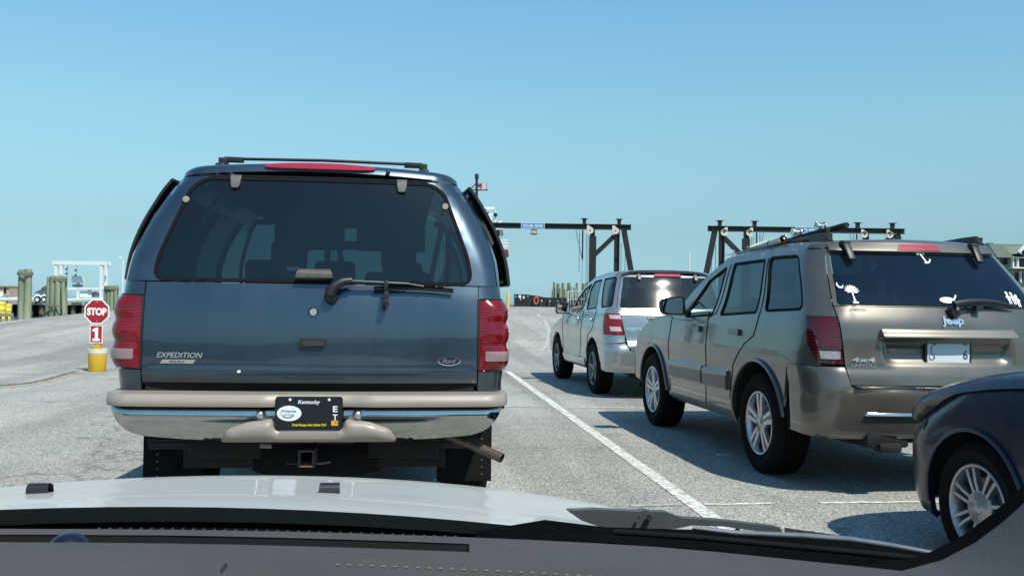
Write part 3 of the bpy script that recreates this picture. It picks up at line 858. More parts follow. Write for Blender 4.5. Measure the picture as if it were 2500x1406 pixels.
    lk.build('lock', [mat('lock_metal', (.75, .75, .73), .25, .9), BLACK], tg)
    ho = rnd([(-.066, 1.006), (.064, 1.006), (.066, 1.052), (-.066, 1.052)], .016)
    ha = panel('handle', tg, BLACK, sh.rear(ho), sh, .02, off=.012, rim=.02)
    panel('handle_cup', ha, mat('handle_grey', (.03, .032, .032), .35), sh.rear(rnd([(-.05, 1.016), (.058, 1.018), (.058, 1.046), (-.05, 1.046)], .012)), sh, .02, off=.018, rim=.01)
    MB().ball(sh(-.352, .884), .013, sc=(1, .25, .9)).build('bare_bolt', WHITEP, tg)
    BADGE = mat('badge_silver', (.55, .55, .52), .3, .7)
    text_on(MB(), 'EXPEDITION', .222, .026, sh, -.640, .966, .003, .001, shear=.28, bold=.012).build('lettering', BADGE, tg, smooth=0)
    em = MB(); vs = [(-.735, .925), (-.575, .925), (-.562, .944), (-.722, .944)]
    ba = panel('badge', tg, mat('badge_gold', (.42, .41, .34), .4, .5), sh.rear(vs), sh, .03, off=.004, rim=.006)
    text_on(em, 'Eddie Bauer', .075, .011, sh, -.65, .935, .001, .004, shear=.3).build('lettering', BLACK, ba, smooth=0)
    ell = lambda a, b, n=28: [(.678 + a * math.cos(2 * math.pi * i / n), .946 + b * math.sin(2 * math.pi * i / n)) for i in range(n)]
    ov = panel('emblem', tg, CHROME, ell(.058, .024), sh, .02, off=.006, rim=.01)
    panel('emblem_field', ov, mat('emblem_blue', (.006, .014, .035), .4), ell(.053, .020), sh, .02, off=.008, rim=.002)
    text_on(MB(), 'Ford', .066, .024, sh, .678, .946, .001, .008, shear=.35).build('lettering', GREYM, ov, smooth=0)
    # bumper
    rec = lambda x: smooth(-.27, -.17, x) * (1 - smooth(.17, .27, x))
    zb = interp([(0, .550), (.4, .560), (.62, .567), (.80, .583), (.885, .618), (.925, .656), (.968, .72)])
    bs = Shell([(.5, .93), (.58, .948), (.65, .962), (.73, .968), (.80, .968)], [(.5, .14), (.55, .06), (.575, .03), (.62, .006), (.68, .0), (.715, .006), (.735, .03), (.8, .03)], [(.5, .13), (.8, .13)], bow=.03,
               dent=lambda x, z: .022 * rec(x) * smooth(.60, .64, z))
    xs_ = [-.96, -.94, -.92, -.89, -.85, -.80, -.6, -.4, -.2, 0, .2, .4, .6, .80, .85, .89, .92, .94, .96]
    bo = bs.side([(.62, .735), (.62, .70)], -1) + bs.side([(.3, .70)], -1)[:0] + [(bs.sx(x * .985, zb(abs(x))), zb(abs(x)) - .0) for x in xs_] + bs.side([(.62, .70), (.62, .735)], 1)
    CHR = mat('bumper_chrome', (.43, .43, .415), .09, 1.0, var=.05, vs=25, bump=.02, bs=4)
    bu = panel('bumper', root, CHR, bo, bs, .02, rim=.05, smooth=60)
    ps = Shell([(.72, .978), (.785, .978), (.80, .97)], [(.70, .012), (.725, -.016), (.735, -.022), (.765, -.022), (.778, -.014), (.785, .004), (.80, .03)], [(.7, .13), (.8, .13)], bow=.03,
               dent=lambda x, z: .022 * smooth(-.22, -.13, x) * (1 - smooth(.18, .30, x)))
    po = ps.side([(.64, .733), (.64, .785)], -1)[::-1] + [(s_, .728) for s_ in [-.80 + .08 * i for i in range(21)]] + ps.side([(.64, .733), (.64, .785)], 1)
    tp = panel('bumper_pad', bu, TAN, po, ps, .02, rim=.02, smooth=60)
    smx = ps.sy(.64, .785)
    MB().grid([[Vector(ps(s_, .785)) for s_ in [-smx + 2 * smx * i / 60 for i in range(61)]],
               [Vector((ps(s_, .785)[0] * .86, max(ps(s_, .785)[1], .16) + .03, .789)) for s_ in [-smx + 2 * smx * i / 60 for i in range(61)]]]).build('pad_top', TAN, bu, smooth=60)
    so_ = rnd([(-.425, .556), (-.385, .622), (-.29, .655), (-.172, .668), (-.164, .619), (.164, .619), (.172, .668), (.29, .655), (.385, .622), (.425, .556)], .02, 3)
    sp = bs.rear(so_)
    bs2 = Shell([(.5, .90), (.8, .94)], [(.5, .10), (.55, .05), (.575, .022), (.62, .0), (.70, .0)], [(.5, .13), (.8, .13)], bow=.03)
    panel('step_pad', bu, TAN, sp, bs2, .018, off=lambda a, b: .006 + .028 * math.sqrt(max(0, 1 - (1 - min(1, dist(sp, a, b) / .05)) ** 2)), rim=.04, smooth=70)
    for x in (-.232, .232):
        MB().ball(Vector((x, .008, .690)), .021, 16, 10).lathe([(.024, .004), (.026, .012), (.026, .03)], c=(x, 0, .690), axis='y', n=18).build('bumper_bolt', mat('bolt_steel', (.7, .7, .7), .3, 1.0), bu, smooth=60)
    # licence plate
    pc = Vector((0, -.008, .700)); pl = MB()
    pl.prism(rnd([(-.155, -.077), (.155, -.077), (.155, .077), (-.155, .077)], .014), pc, (1, 0, 0), (0, 0, 1), .006, 0)
    pl.prism(rnd([(-.160, -.080), (.160, -.080), (.160, .079), (-.160, .079)], .016), pc + Vector((0, .003, 0)), (1, 0, 0), (0, 0, 1), .004, 0)
    YEL = mat('plate_yellow', (.75, .68, .03), .5); ORG = mat('plate_orange', (.75, .33, .02), .5)
    fr_ = pc + Vector((0, -.0062, 0)); X, Z = (1, 0, 0), (0, 0, 1)
    ov = [(-.093 + .058 * math.cos(2 * math.pi * i / 30), -.001 + .037 * math.sin(2 * math.pi * i / 30)) for i in range(30)]
    pl.prism(ov, fr_, X, Z, .0006, 1)
    PB = mat('plate_blue', (.03, .12, .33), .5)
    text(pl, 'Friends', .066, .013, fr_ + Vector((-.093, -.0008, .010)), X, Z, .0004, 4, bold=.02)
    text(pl, 'of Coal', .048, .011, fr_ + Vector((-.095, -.0008, -.008)), X, Z, .0004, 4, bold=.02)
    sw = [(-.124 + .0 + .034 * math.cos(a) + .025, .001 + .026 * math.sin(a)) for a in [R(150 + 180 * i / 14) for i in range(15)]]
    sw2 = [(p[0] * .98 - .001, p[1] * .82 + .0005) for p in sw[::-1]]
    pl.prism(sw + sw2, fr_ + Vector((0, -.0007, 0)), X, Z, .0003, 0)
    text(pl, 'Kentucky', .105, .024, fr_ + Vector((0, 0, .051)), X, Z, .0006, 1, shear=.2, bold=.02)
    text(pl, 'E', .022, .029, fr_ + Vector((.125, 0, .020)), X, Z, .0006, 1, bold=.025)
    text(pl, 'T', .022, .029, fr_ + Vector((.125, 0, -.020)), X, Z, .0006, 1, bold=.025)
    text(pl, 'Coal Keeps the Lights On!', .162, .015, fr_ + Vector((.002, 0, -.058)), X, Z, .0006, 2, bold=.02)
    pl.prism([(.107, -.060), (.140, -.060), (.140, -.036), (.107, -.036)], fr_, X, Z, .0006, 3)
    text(pl, '11', .013, .011, fr_ + Vector((.131, -.0007, -.045)), X, Z, .0004, 0, bold=.02)
    for x in (-.09, .095): pl.lathe([(.0, -.002), (.005, -.0015), (.007, .0)], c=fr_ + Vector((x, 0, .064)), axis='y', n=12, mi=1)
    pl.build('license_plate', [mat('plate_black', (.010, .012, .014), .35, coat=.4), WHITED, YEL, ORG, PB], root, smooth=30, label='black license plate with white oval')
    # underside: hitch, exhaust, mud flaps, wheels
    hm = MB(); Hc = Vector((-.018, .10, .465)); RUST = mat('rusty_steel', (.30, .13, .05), .8, col2=(.12, .06, .035), vs=40)
    for a, b in (((-.034, 0, 0), (.012, .25, .084)), ((.034, 0, 0), (.012, .25, .084)), ((0, 0, .037), (.062, .25, .012)), ((0, 0, -.036), (.06, .25, .013))):
        hm.box(Hc + Vector(a) + Vector((0, .1, 0)), b, mi=1 if a[2] < 0 else 0)
    hm.box((-.018, .30, .54), (.44, .16, .05), mi=2); hm.tube([(-.85, .42, .50), (.85, .42, .50)], .04, 10, mi=2)
    hm.tube([Hc + Vector((.04, .02, -.03)), Hc + Vector((.075, .02, -.03)), Hc + Vector((.115, .03, -.025))], .006, 6, mi=3); hm.tube([Hc + Vector((-.04, .02, -.03)), Hc + Vector((-.10, .02, -.032))], .004, 6, mi=3)
    hm.tube([(-.26, .2, .515), (-.2, .2, .512)], .017, 10, mi=3)
    hm.build('tow_hitch', [mat('hitch_black', (.03, .03, .03), .7, var=.3, vs=50), RUST, UNDER, GREYM], root, bevel=.002)
    ex = MB(); pth = [(.42, .55, .60), (.64, .30, .565), (.80, .17, .52), (.95, .08, .463)]
    ex.tube(pth, .025, 16, cap=False); ex.tube([pth[-1], pth[-2]], .022, 16, cap=False, mi=1)
    ex.build('exhaust_pipe', [mat('exhaust_steel', (.16, .115, .09), .5, .7, var=.35, vs=18), UNDER], root, smooth=60)
    for sd in (-1, 1):
        m_ = MB(); m_.box((sd * .80, .70, .40), (.31, .012, .34))
        for i in range(6): m_.box((sd * (.90 if sd > 0 else .88), .6935, .27 + .04 * i), (.008, .004, .004), mi=1)
        m_.build('mud_flap', [RUBBER, GREYM], root)
        for y in (1.24, 4.2):
            wheel(root, (sd * .955, y, .385), .385, .26, .215, 'fat', sd)
            well(root, sd * .93, y, .40, .475, sd)
    # floor pan in two boxes leaving room for the wheels
    sw_ = MB(); sw_.lathe([(.20, .0), (.36, .0), (.385, .04), (.385, .16), (.36, .20), (.2, .2)], c=(0, .62, .335), n=32); sw_.lathe([(.0, .03), (.2, .02)], c=(0, .62, .335), n=20)
    sw_.build('spare_wheel', RUBBER, root)
    MB().box((0, .44, .46), (1.36, .05, .20)).build('under_shade_panel', UNDER, root, bevel=.01)  # dark panel added for the shade under the bumper
    fl = MB(); fl.box((0, 2.6, .50), (1.28, 4.5, .16)); fl.box((0, 2.7, .50), (1.8, 1.9, .16)); fl.tube([(-.7, 1.24, .385), (.7, 1.24, .385)], .05, 10); fl.ball((0, 1.24, .385), .15)
    fl.build('floor_pan', UNDER, root, bevel=.02)
    MB().box((0, .20, .76), (1.62, .06, .26)).build('rear_sill', UNDER, root)
    # interior
    seat(root, -.40, 2.75, .84, .50, .54); seat(root, .40, 2.75, .84, .50, .54); seat(root, 0, 1.85, .76, 1.3, .44, True, 3); seat(root, 0, .95, .62, 1.2, .38, False)
    MB().box((0, 1.85, 1.86), (1.2, 2.7, .04)).build('headliner', SEAT, root)
    for sd in (-1, 1): MB().box((sd * .33, 3.12, 1.745), (.56, .03, .20), Matrix.Rotation(R(25), 3, 'X')).build('sun_visor', SEAT, root, bevel=.01)
    MB().box((.0, 3.22, 1.70), (.24, .04, .07)).build('rear_view_mirror', BLACK, root, bevel=.01)
    i_ = MB(); i_.box((0, 3.6, 1.05), (1.6, .5, .3)); i_.tube([(-.40 + .18 * math.cos(a), 3.22 - .06 * math.sin(a), 1.22 + .17 * math.sin(a)) for a in [2 * math.pi * k / 20 for k in range(21)]], .014, 8)
    i_.build('dashboard', SEAT, root, bevel=.04)
    MB().box((0, 2.2, .66), (1.7, 3.2, .06)).build('carpet', SEAT, root)
    return root
SUV_BLUE = blue_suv()

# ------------------------------------------------------------------ gold SUV in the next lane
def gold_suv():
    root = empty('suv', (3.585, 5.725, 0), R(2), label='gold SUV with white stickers on rear window and rods on roof', cat='suv', group='SUVs waiting in the ferry lanes')
    P = paint('gold_metallic_paint', (.112, .103, .086), .55, .36)
    sh = Shell([(.3, .86), (.40, .905), (.55, .925), (.85, .93), (1.0, .918), (1.15, .893), (1.25, .860), (1.35, .832), (1.5, .788), (1.62, .738), (1.66, .715), (1.72, .64)],
               [(.3, .05), (.47, -.05), (.80, -.02), (.86, .0), (1.0, .004), (1.12, .014), (1.24, .055), (1.27, .07), (1.40, .165), (1.61, .355), (1.66, .388), (1.72, .44)],
               [(.3, .24), (.8, .24), (1.2, .25), (1.4, .24), (1.66, .20), (1.72, .2)], bow=.06, taper=lambda y: 1 - .012 * max(0, y - 1.5) ** 2 * .5)
    top = interp([(-.5, 1.655), (.40, 1.66), (.8, 1.675), (1.2, 1.682), (1.6, 1.668), (2.0, 1.64), (2.3, 1.60)])
    # liftgate: painted lower panel with the licence-plate recess, upper frame, glass
    gd = rnd([(-.47, .885), (-.40, .862), (.40, .862), (.47, .885), (.485, 1.045), (-.485, 1.045)], [.05, .05, .05, .05, .03, .03], 5)
    gd_s = sh.rear(gd)
    dent = lambda a, b: -.042 * smooth(.0, .055, dist(gd_s, a, b)) if inside(gd_s, a, b) else 0.0
    lo = [(-.682, .742), (.682, .742), (.708, .862), (.735, 1.19), (.742, 1.252), (-.742, 1.252), (-.735, 1.19), (-.708, .862)]
    tg = panel('tailgate', root, P, sh.rear(lo), sh, .022, off=dent, smooth=60)
    uo = [(-.744, 1.258), (.744, 1.258), (.725, 1.36), (.69, 1.5), (.655, 1.60), (.628, 1.69), (-.628, 1.69), (-.655, 1.60), (-.69, 1.5), (-.725, 1.36)]
    gl = rnd([(-.715, 1.266), (.715, 1.266), (.66, 1.5), (.622, 1.622), (-.622, 1.622), (-.66, 1.5)], [.02, .02, .1, .02, .02, .1])
    uf = panel('liftgate_frame', root, P, sh.rear(uo), sh, .03, holes=[inset(sh.rear(gl), -.006)])
    g = panel('rear_window', root, GL_NAVY, sh.rear(gl), sh, .04, off=-.002, rim=.004)
    # sides
    for sd in (1, -1):
        q = lambda pts: [(sd * sh.sx(x, z), z) for x, z in pts]
        ws = lambda pts: sh.side(pts, sd)
        ya, yf = .97, 3.62
        out = q([(.716, .862)]) + ws([(.125, .862), (.20, 1.0), (.285, 1.186)]) + q([(.742, 1.186), (.749, 1.25), (.75, 1.262), (.731, 1.36), (.696, 1.5), (.661, 1.60), (.64, 1.655)])
        out += ws([(.5, top(.5)), (.8, top(.8)), (1.2, top(1.2)), (1.6, top(1.6)), (2.0, top(2.0)), (2.12, top(2.12)), (2.3, 1.555), (2.5, 1.465), (2.7, 1.36), (2.9, 1.24), (3.02, 1.165),
                   (3.6, 1.12), (3.95, 1.04), (4.2, .92), (4.32, .78), (4.36, .45)]) + ws([(4.13, .40)] + arc(yf, .38, .44, 2, 178, ry=.47) + [(3.13, .36)])
        out += ws([(2.9, .335), (1.5, .335), (1.46, .38)] + arc(ya, .38, .455, 4, 160, ry=.47) + [(.50, .60), (.47, .80)]) + ws([(.44, .856)]) 
        w1 = rnd(ws([(2.01, 1.166), (2.66, 1.138), (2.53, 1.28), (2.32, 1.45), (2.0, 1.572)]), .02)
        w2 = rnd(ws([(1.11, 1.20), (1.81, 1.17), (1.845, 1.597), (1.242, 1.606)]), .025)
        w3 = rnd(ws([(.369, 1.233), (.955, 1.214), (1.157, 1.619), (.675, 1.612)]), .05)
        if sd > 0: w1, w2, w3 = w1[::-1], w2[::-1], w3[::-1]
        panel('body_side', root, P, out, sh, .055, holes=[inset(w, -.008) for w in (w1, w2, w3)])
        for w, gm in ((w1, GL_SIDE), (w2, GL_DARK), (w3, GL_NAVY)):
            wo = panel('side_window', root, gm, w, sh, .1, off=-.008, rim=.004)
            panel('window_seal', wo, RUBBER, inset(w, -.012), sh, .06, off=.002, holes=[inset(w, .007)], rim=.012)
        # dark lower side moulding with its bright upper face, door seams, sill
        for y0, y1 in ((1.515, 2.075), (2.10, 3.03)):
            ml = panel('side_molding', root, P, ws([(y0, .565), (y1, .545 if y1 > 3 else .555), (y1, .69), (y0, .715)][::1]), sh, .05, off=.022, rim=.024)
            panel('molding_insert', ml, mat('grey_molding', (.030, .030, .028), .4, coat=.3), ws([(y0 + .012, .575), (y1 - .012, .565), (y1 - .012, .662), (y0 + .012, .678)]), sh, .05, off=.026, rim=.004)
            panel('molding_ledge', ml, P, ws([(y0, .700), (y1, .682), (y1, .715), (y0, .738)]), sh, .012, off=lambda a, b: .024 * (1 - smooth(.69, .73, b)), rim=.01)
        se = MB()
        for pts in ([(2.09, .40), (2.07, 1.14), (1.92, 1.18), (1.925, 1.60)], [(3.07, .42), (3.09, .8), (3.07, 1.12)], [(1.50, .50), (1.42, .78), (1.22, .95), (1.06, 1.02), (1.03, 1.20), (1.19, 1.62)]):
            pq = dens(ws(pts) + ws(pts)[::-1], .05); pq = pq[:len(pq) // 2 + 1]
            se.tube([Vector(sh(a, b)) + normal(sh, a, b) * .0005 for a, b in pq], .0045, 5)
        for pts in ([(2.125, 1.16), (2.9, 1.125), (3.2, 1.11)], [(.45, 1.215), (1.3, 1.185), (2.1, 1.16)]):
            pass
        se.build('door_seam', RUBBER, root)
        for y in (1.42, 2.30):
            hm = MB(); hp = sh.side([(y, 1.035)], sd)[0]
            hb = rnd([(hp[0] - .10, hp[1] - .026), (hp[0] + .10, hp[1] - .026), (hp[0] + .10, hp[1] + .026), (hp[0] - .10, hp[1] + .026)], .02)
            panel('door_handle', root, mat('dark_paint_handle', (.03, .03, .027), .35, coat=.6), hb, sh, .03, off=.022, rim=.026)
        # tail lamp
        tlp = q([(.722, .872)]) + ws([(.135, .872), (.21, 1.0), (.275, 1.178)]) + q([(.742, 1.178), (.738, 1.1)])
        tl = panel('tail_light', root, lens('smoky_tail_lens', (.055, .003, .006), 14, .1, .8), tlp, sh, .02, off=.008, rim=.03)
        rp = [(sd * sh.sx(x, z), z) for x, z in ((.742, .905), (.845, .905), (.852, .957), (.742, .957))]
        rv = panel('reverse_light', tl, mat('dim_clear_lens', (.38, .34, .34), .2, .2, coat=.8, var=.3, vs=45), rp if sd > 0 else rp[::-1], sh, .02, off=.012, rim=.006)
        ipl = [(sd * sh.sx(x, z), z) for x, z in ((.745, .985), (.86, .985), (.87, 1.165), (.75, 1.165))]
        panel('lamp_panel', tl, lens('red_lamp_panel', (.10, .003, .007), 20, .12, .8), ipl if sd > 0 else ipl[::-1], sh, .03, off=.0095, rim=.002)
        # mirror
        mr = MB(); mx, my = sd * .985, 2.70
        for f, sc, dx in ((0, .8, .0), (.03, 1, .0), (.09, .95, .0), (.13, .6, .0)):
            pass
        mo = rnd([(-.11, -.085), (.13, -.08), (.14, .06), (-.09, .10)] if sd > 0 else [(-.13, -.08), (.11, -.085), (.09, .10), (-.14, .06)], .045)
        k = len(mo); rws = []
        for yy, sc in ((-.004, .90), (-.004, 1.0), (.03, 1.05), (.08, .96), (.12, .72), (.135, .3)):
            rws.append([(mx + a * sc, my + yy, 1.235 + b * sc) for a, b in mo])
        mr.grid(rws, closed=True); mr.bar((sd * .90, my + .04, 1.18), (sd * 1.0, my + .04, 1.19), .07, .06)
        m_ = mr.build('mirror', BLACK, root, smooth=60)
        MB().prism([(a * .86, b * .86) for a, b in mo], (mx, my - .002, 1.235), (1, 0, 0), (0, 0, 1), .003).build('mirror_glass', mat('mirror_glass', (.75, .77, .78), .03, 1.0), m_, smooth=0)
        for y, a0, a1 in ((ya, -8, 168), (yf, 4, 176)):
            lp = MB(); lp.tube([Vector(sh(a, b)) + normal(sh, a, b) * .008 for a, b in ws(arc(y, .38, .462 if y == ya else .447, a0, a1, 26, ry=.477))], .016, 8)
            lp.build('arch_lip', P, root, smooth=60)
        for y in (ya, yf):
            wheel(root, (sd * .915, y, .372), .372, .245, .236, 'twin5', sd)
            well(root, sd * .905, y, .385, .475, sd, .34)
    roof = roof_panel('roof', root, P, sh, top, 2.12, .045, .09, .028)
    topstrip('windscreen', root, GL_FRONT, sh, [(2.10, 1.625 + .035, .035), (2.5, 1.47, .06), (3.02, 1.17, .06)])
    topstrip('hood', root, P, sh, [(3.0, 1.165, .04), (3.6, 1.12, .05), (3.95, 1.04, .05), (4.2, .92, .05), (4.32, .78, .04), (4.37, .5, .02), (4.37, .4, 0)])
    # high-mounted spoiler band, brake light, hinges
    sb = rnd([(-.626, 1.632), (.626, 1.632), (.612, 1.692), (-.612, 1.692)], .008)
    spo = panel('spoiler', root, P, sh.rear(sb), sh, .03, off=.022, rim=.05)
    bl = [(-.165, 1.638), (.165, 1.638), (.135, 1.676), (-.135, 1.676)]
    panel('brake_light', spo, mat('brake_lens_pale', (.36, .03, .05), .25, coat=1, var=.2, vs=20), sh.rear(bl), sh, .02, off=.027, rim=.01)
    for x in (-.52, .455):
        a, b = Vector(sh(x, 1.685)), Vector(sh(x * .985, 1.565)); n = Vector((0, -.05, .015))
        MB().bar(a + n, b + n * .6, .052, .026).box(a + n * .8, (.06, .06, .035)).build('hinge', BLACK, uf, bevel=.01)
    # handle bar, plate, badges, stickers, wiper
    hb = rnd([(-.475, 1.052), (.475, 1.052), (.475, 1.108), (-.475, 1.108)], .015)
    panel('handle', tg, paint('lit_handle_paint', (.17, .155, .125), .55, .36), sh.rear(hb), sh, .018, off=lambda a, b: .028 + .03 * (1 - smooth(1.055, 1.105, b)), rim=.06)  # lighter copy of the body paint: light on the bar is in its colour
    pp = Vector((0.004, sh(0, .945)[1] + .034, .945)); X, Z = (1, 0, 0), (0, 0, 1)
    tilt = Vector((0, .0, 1)); pl = MB()
    fo = rnd([(-.168, -.084), (.168, -.084), (.168, .082), (-.168, .082)], .012)
    pl.prism(fo, pp, X, Z, .010, 0)
    pl.prism(rnd([(-.152, -.062), (.152, -.062), (.152, .070), (-.152, .070)], .006), pp + Vector((0, -.0105, 0)), X, Z, .001, 1)
    pl.prism(rnd([(-.09, -.080), (.095, -.080), (.095, -.065), (-.09, -.065)], .004), pp + Vector((0, -.0105, 0)), X, Z, .001, 1)
    text(pl, 'carmax.com', .155, .0095, pp + Vector((.002, -.0118, -.0725)), X, Z, .0005, 0, bold=.02)
    text(pl, '6', .035, .062, pp + Vector((.122, -.0118, -.003)), X, Z, .0006, 2, bold=.012)
    # accessibility symbol at the plate's left
    wh = [(.018 * math.cos(R(a)), .018 * math.sin(R(a))) for a in range(150, 400, 18)]
    pl.tube([pp + Vector((-.122 + a, -.012, -.018 + b)) for a, b in wh], .0028, 5, mi=2)
    pl.tube([pp + Vector((-.124, -.012, .038)), pp + Vector((-.122, -.012, .0)), pp + Vector((-.108, -.012, -.001)), pp + Vector((-.098, -.012, -.026))], .003, 5, mi=2)
    pl.ball(pp + Vector((-.125, -.012, .047)), .006, 8, 6, (1, .2, 1), 2)
    for x in (-.105, .12): pl.box(pp + Vector((x, -.0118, .064)), (.03, .001, .01), mi=3)
    pl.build('license_plate', [mat('plate_frame_black', (.012, .012, .012), .4), mat('plate_pale', (.62, .68, .72), .45, coat=.3), mat('plate_navy', (.02, .04, .08), .5), mat('plate_green', (.05, .25, .09), .5)], root, smooth=30, label='pale license plate in a black frame')
    SILB = mat('badge_bright', (.60, .62, .64), .25, .8)
    text_on(MB(), 'Jeep', .158, .070, sh, .03, 1.160, .006, .002, bold=.035).build('lettering', SILB, tg, smooth=0)
    text_on(MB(), '4x4', .158, .030, sh, -.592, .905, .004, .002, bold=.03).build('lettering', SILB, tg, smooth=0)
    text_on(MB(), 'LAREDO', .158, .024, sh, -.592, .868, .004, .002, bold=.02).build('lettering', GREYM, tg, smooth=0)
    text_on(MB(), 'CARMAX', .11, .017, sh, -.60, 1.232, .001, .001).build('lettering', mat('decal_grey', (.10, .095, .08), .6), tg, smooth=0)
    # palm and crescent
    def decal(polys, cx, cz, k, name):
        m_ = MB()
        for p in polys:
            pts = dens([(cx + a * k, cz + b * k) for a, b in p], .02)
            if area(pts) < 0: pts = pts[::-1]
            n = len(pts); F = [Vector(sh(a, b)) + normal(sh, a, b) * .0045 for a, b in pts]; B = [Vector(sh(a, b)) + normal(sh, a, b) * .001 for a, b in pts]
            bm = bmesh.new(); vv = [bm.verts.new(v) for v in F]; bm.faces.new(vv); bmesh.ops.triangulate(bm, faces=bm.faces[:])
            bm.verts.index_update()
            m_.add([v.co.copy() for v in bm.verts] + B, [tuple(v.index for v in f.verts) for f in bm.faces] + [(n + i, n + (i + 1) % n, (i + 1) % n, i) for i in range(n)])
            bm.free()
        return m_.build(name, WHITED, g, smooth=0)
    fr = []
    for i in range(11):
        a = R(-25 + 23 * i); L = 1.0 if i not in (0, 10) else .8; c0, s0 = math.cos(a), math.sin(a)
        fr.append([(0, 0), (.5 * L * c0 - .13 * s0, .5 * L * s0 + .13 * c0 + .05), (L * c0, L * s0 * .8), (.5 * L * c0 + .13 * s0, .5 * L * s0 - .13 * c0)])
    palm = fr + [[(-.13, 0), (.10, 0), (.02, -.7), (.12, -1.45), (-.20, -1.45), (-.12, -.7)], [(-.42, -1.42), (.38, -1.42), (.30, -1.62), (-.34, -1.62)]]
    decal(palm, -.598, 1.357, .052, 'palm_sticker')
    cre = [(-1.25 + .42 * math.cos(R(a)), .72 + .42 * math.sin(R(a))) for a in range(130, 371, 20)] + [(-1.17 + .30 * math.cos(R(a)), .82 + .30 * math.sin(R(a))) for a in range(360, 139, -20)]
    decal([cre], -.598, 1.357, .052, 'crescent_sticker')
    anc = []
    def stroke(pts, w):
        L, Q = [], []
        for i, p in enumerate(pts):
            d = (Vector(pts[min(i + 1, len(pts) - 1)]) - Vector(pts[max(i - 1, 0)])).normalized(); n = Vector((-d.y, d.x)) * w
            L.append((p[0] + n.x, p[1] + n.y)); Q.append((p[0] - n.x, p[1] - n.y))
        return L + Q[::-1]
    decal([stroke([(-.5, .72), (-.75, .8), (-.82, .98), (-.6, 1.1), (-.3, 1.08), (.05, .98), (.45, .78)], .11), stroke([(-.28, 1.05), (-.02, .3), (.22, -.55)], .13),
           stroke([(-.15, -.62), (.25, -.62), (.65, -.5), (.95, -.2), (1.02, 0)], .10)], .018, 1.590, .046, 'anchor_sticker')
    up_ = [(1.0 * math.cos(R(a)) * .66, .25 * math.sin(R(a))) for a in range(0, 181, 15)]
    decal([[(p[0] * 1.0 - .16, p[1] * .95) for p in up_] + [(p[0] - .16, -p[1] * .95) for p in up_[::-1][1:-1]], stroke([(.40, -.04), (.65, -.24), (.95, -.40)], .06), stroke([(.42, .04), (.62, .22), (.78, .42)], .06)], .048, 1.303, .085, 'fish_sticker')
    def figure(x, hgt_): 
        c = [(x + .28 * math.cos(R(a)), hgt_ + .28 * math.sin(R(a))) for a in range(0, 360, 30)]
        return [c, [(x - .14, hgt_ - .3), (x + .14, hgt_ - .3), (x + .34, hgt_ - 1.2), (x - .34, hgt_ - 1.2)], stroke([(x - .16, hgt_ - 1.2), (x - .2, hgt_ - 1.85)], .09), stroke([(x + .16, hgt_ - 1.2), (x + .2, hgt_ - 1.85)], .09),
                stroke([(x - .1, hgt_ - .4), (x - .5, hgt_ - .8)], .08), stroke([(x + .1, hgt_ - .4), (x + .5, hgt_ - .8)], .08)]
    decal(figure(0, .6) + figure(.95, .5) + figure(1.7, .1), .535, 1.335, .040, 'family_sticker')
    wv = lambda x, z, d: Vector(sh(x, z)) + Vector((0, -d, d * .3))
    wm = MB(); wm.lathe([(.0, -.05), (.03, -.048), (.04, -.02), (.042, .02)], c=sh(.045, 1.222), axis='y', n=18)
    wm.tube([wv(.05, 1.235, .045), wv(.03, 1.262, .06), wv(.12, 1.275, .065), wv(.25, 1.285, .06), wv(.38, 1.28, .05), wv(.53, 1.258, .035)], [.034, .026, .022, .017, .013, .006], 10, flat=.8)
    wm.tube([wv(.12, 1.255, .03), wv(.3, 1.262, .03), wv(.52, 1.253, .03)], .006, 6); wm.box(wv(.22, 1.245, .035), (.05, .04, .03))
    wm.build('wiper', BLACK, tg, smooth=50)
    # bumper
    bs = Shell([(.36, .90), (.5, .925), (.85, .935)], [(.36, .02), (.42, -.03), (.50, -.05), (.56, -.058), (.70, -.062), (.725, -.058), (.80, -.04), (.85, -.02), (.86, 0)], [(.36, .24), (.86, .25)], bow=.07)
    bo = bs.side([(.44, .40), (.445, .80), (.43, .855)], -1)[::-1] + [(s_, .385) for s_ in (-.8, -.5)] + [(s_, .40) for s_ in (-.2, .2)] + [(s_, .385) for s_ in (.5, .8)] + bs.side([(.44, .40), (.445, .80), (.43, .855)], 1)
    bo += bs.rear([(.72, .855), (.69, .73), (.66, .722), (-.66, .722), (-.69, .73), (-.72, .855)])
    bu = panel('bumper', root, P, bo, bs, .03, rim=.05, smooth=60)
    panel('bumper_highlight', bu, CHROME, bs.rear(rnd([(-.61, .548), (.61, .548), (.59, .563), (-.59, .563)], .005)), bs, .005, off=lambda a, b: .002 + .020 * (1 - smooth(.548, .563, b)), rim=.02)  # bright strip added in place of a highlight along the bumper ridge
    MB().box((0, .10, .728), (1.34, .24, .02)).build('bumper_step', BLACK, bu, bevel=.006)
    MB().tube([(-.66, -.012, .726), (0, -.078, .726), (.66, -.012, .726)], .007, 6).build('step_trim', CHROME, bu)
    ht = MB(); ht.box((-.43, .12, .39), (.30, .22, .12)); ht.box((-.43, .02, .335), (.16, .1, .06)); MB().box((.35, .15, .36), (.55, .3, .12)).build('muffler', UNDER, root, bevel=.03)
    ht.build('tow_bracket', UNDER, root, bevel=.02)
    fl = MB(); fl.box((0, 2.2, .42), (1.28, 4.1, .16)); fl.box((0, 2.3, .42), (1.76, 1.55, .16)); fl.tube([(-.7, .97, .36), (.7, .97, .36)], .05, 10); fl.ball((0, .97, .36), .14)
    fl.build('floor_pan', UNDER, root, bevel=.02)
    seat(root, -.38, 2.15, .62, .5); seat(root, .38, 2.15, .62, .5); seat(root, 0, 1.25, .62, 1.25, .58, True, 2)
